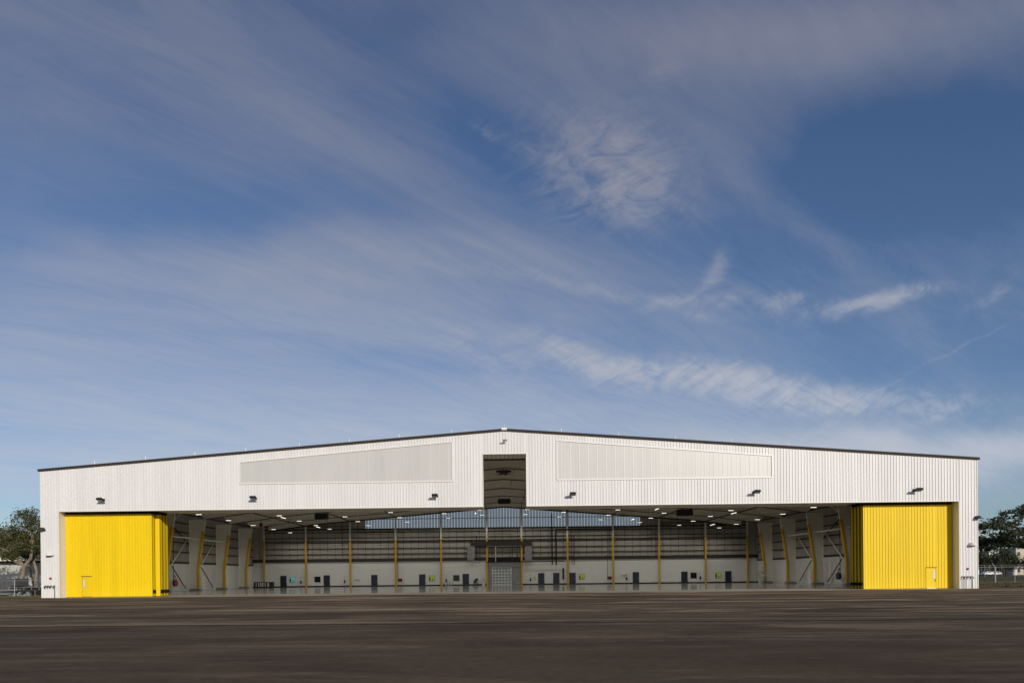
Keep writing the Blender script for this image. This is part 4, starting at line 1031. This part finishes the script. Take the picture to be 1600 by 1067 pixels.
for k, (x, y, h_, rr, lm_, lab) in enumerate((
        (136.5, 200, 5.4, 3.2, 'leafC', 'bushy tree half hidden by the right corner of the hangar'), (140.5, 206, 5.1, 3.2, 'leafD', 'brownish bushy tree behind the white cars'),
        (145.0, 200, 5.6, 3.4, 'leafC', 'dark bushy tree above the angled fence post'), (149.0, 205, 4.9, 3.2, 'leafD', 'brownish bushy tree right of the angled fence post'),
        (153.5, 199, 5.0, 3.4, 'leafC', 'dark bushy tree at the right edge of the picture'))):
    tree(lab, (x, y, 0), [(0, 0, -.1), (.2, 0, 1.2), (0, 0, 2.6)], .28,
         [(0, 0, h_, rr, rr*.8, 1.9), (-2.0, -.5, h_-1.3, rr*.7, rr*.6, 1.4), (2.0, .4, h_-1.1, rr*.7, rr*.6, 1.4)], 52, 30, .24, lm_, 'darkbark', 41+k, spread=.6, group='bushy trees behind the right fence')
for x, y, w, h_, m_, lab in ((195, 268, 12, 8.6, 'roofw', 'pale building glimpsed between the trees right of the hangar'), (187.5, 250, 3.2, 9.5, 'beige', 'narrow beige block at the right edge behind the trees')):
    B2 = thing('distant_building', lab, 'building', (x, y, 0))
    q = MB(); q.box(-w/2, w/2, 0, 8, 0, h_); q.build('wall', m_, B2)
    q = MB(); q.box(-w/2-.3, w/2+.3, -.3, 8.3, h_+.002, h_+.4); q.build('roof', 'greywall', B2)
    for fl in range(int(h_//3)):
        for k in range(int(w//2)):
            xx = -w/2+1+k*2; q = MB(); q.box(xx-.45, xx+.45, -.04, -.002, 1+fl*3, 2.3+fl*3); q.build('window', 'glassdark', B2)
for x, lab in ((168.3, 'white pillar glimpsed under the right trees, left one'), (181.5, 'white pillar glimpsed under the right trees, right one')):
    t = thing('gate_pillar', lab, 'pillar', (x, 245, 0)); q = MB(); q.box(-.5, .5, -.5, .5, 0, 3.4); q.build('shaft', 'roofw', t); q = MB(); q.box(-.6, .6, -.6, .6, 3.402, 3.6); q.build('cap', 'bldg', t)
t = thing('hedge', 'long dark clipped hedge behind the white cars at right', 'hedge', (172, 256, 0))
hb = MB(); rh = random.Random(77)
for _ in range(900): leaves(hb, rh, (rh.uniform(-26, 26), rh.uniform(-1, 1), rh.uniform(.3, 2.0)), 8, .35, .24)
hb.build('foliage', 'leafC', t)
hs = MB()
for k in range(27): hs.tube([(-26+2*k, 0, -.1), (-26+2*k+.2, 0, 1.4)], [.08, .03], 5)
hs.build('stems', 'darkbark', t)
def car(label, loc, rz):
    t = thing('parked_car', label, 'car', loc, rz, 'white cars parked beyond the right fence')
    prof = [(-2.2, .35), (-2.25, .8), (-1.5, .92), (-.9, 1.38), (.7, 1.42), (1.4, .98), (2.15, .85), (2.25, .4)]
    q = MB(); n = len(prof); vs = []
    for y, k in ((-.88, 1), (.88, 1)):
        vs += [(x, y*(.82 if z > 1.2 else 1), z) for x, z in prof]
    q.add(vs, [tuple(range(n)), tuple(range(2*n-1, n-1, -1))]+[(i, i+n, (i+1) % n+n, (i+1) % n) for i in range(n)]); q.build('body', 'carwhite', t)
    q = MB(); q.box(-.85, .65, -.86, .86, .98, 1.30); q.build('side_windows', 'glassdark', t)
    for sx in (-1.4, 1.4):
        for sy in (-.85, .85):
            q = MB(); q.disc((sx, sy, .33), (0, 1, 0), .33, .2, 14); wv = q.build('wheel', 'tyre', t); q = MB(); q.disc((sx, sy*1.02, .33), (0, 1, 0), .18, .21, 10); q.build('rim', 'grey', wv)
    return t
car('white car parked nearest the hangar corner beyond the right fence', (169.3, 241, .0), .25)
car('white car parked next to the first, further right beyond the fence', (173.4, 243, .0), .35)

# grass tufts, weeds and stones along the pavement edges
def tufts(name, x0, x1, y0, y1, n, hmax, mt, seed):
    r = random.Random(seed); b = MB()
    for _ in range(n):
        x = r.uniform(x0, x1); y = r.uniform(y0, y1); h = hmax*r.uniform(.4, 1)
        for _ in range(5):
            a = r.uniform(0, 6.28); dx, dy = math.cos(a), math.sin(a); w = .02
            b.add([(x-dy*w, y+dx*w, -.02), (x+dy*w, y-dx*w, -.02), (x+dx*h*.5, y+dy*h*.5, h)], [(0, 1, 2)])
    o = b.build(name, mt); o['kind'] = 'stuff'
M['tuft'] = leafmat('dry_grass_blade', (0.10, 0.10, 0.03), (0.20, 0.17, 0.07))
tufts('grass', -75, -49.3, 72.0, 80.5, 9000, .14, 'tuft', 1)
tufts('grass', 52, 92, 93.5, 108, 14000, .18, 'tuft', 2)
tufts('weeds', 50, 75, 73, 92, 2500, .10, 'tuft', 3)
r = random.Random(6); t = thing('debris_pile', 'low pile of dark debris on the dirt right of the hangar', 'debris', (56.2, 76.5, 0))
b = MB()
for k in range(70):
    x, y = r.gauss(0, 1.0), r.gauss(0, .5); s_ = r.uniform(.05, .22); b.beam((x, y, s_*.3), (x+r.uniform(-.4, .4), y+r.uniform(-.3, .3), s_*.8), s_, s_*.6)
b.build('rubble', 'darkbark', t)
r = random.Random(3); b = MB()
for _ in range(160):
    x = r.uniform(-60, 60); y = 4+66*r.random()**.7; s_ = r.uniform(.004, .012)
    b.add([(x-s_, y-s_, .0), (x+s_, y-s_, 0), (x+s_*.7, y+s_, 0), (x-s_*.8, y+s_*.8, 0), (x, y, s_*1.3)], [(0, 1, 4), (1, 2, 4), (2, 3, 4), (3, 0, 4)])
o = b.build('loose_stones', 'concrete'); o['kind'] = 'stuff'
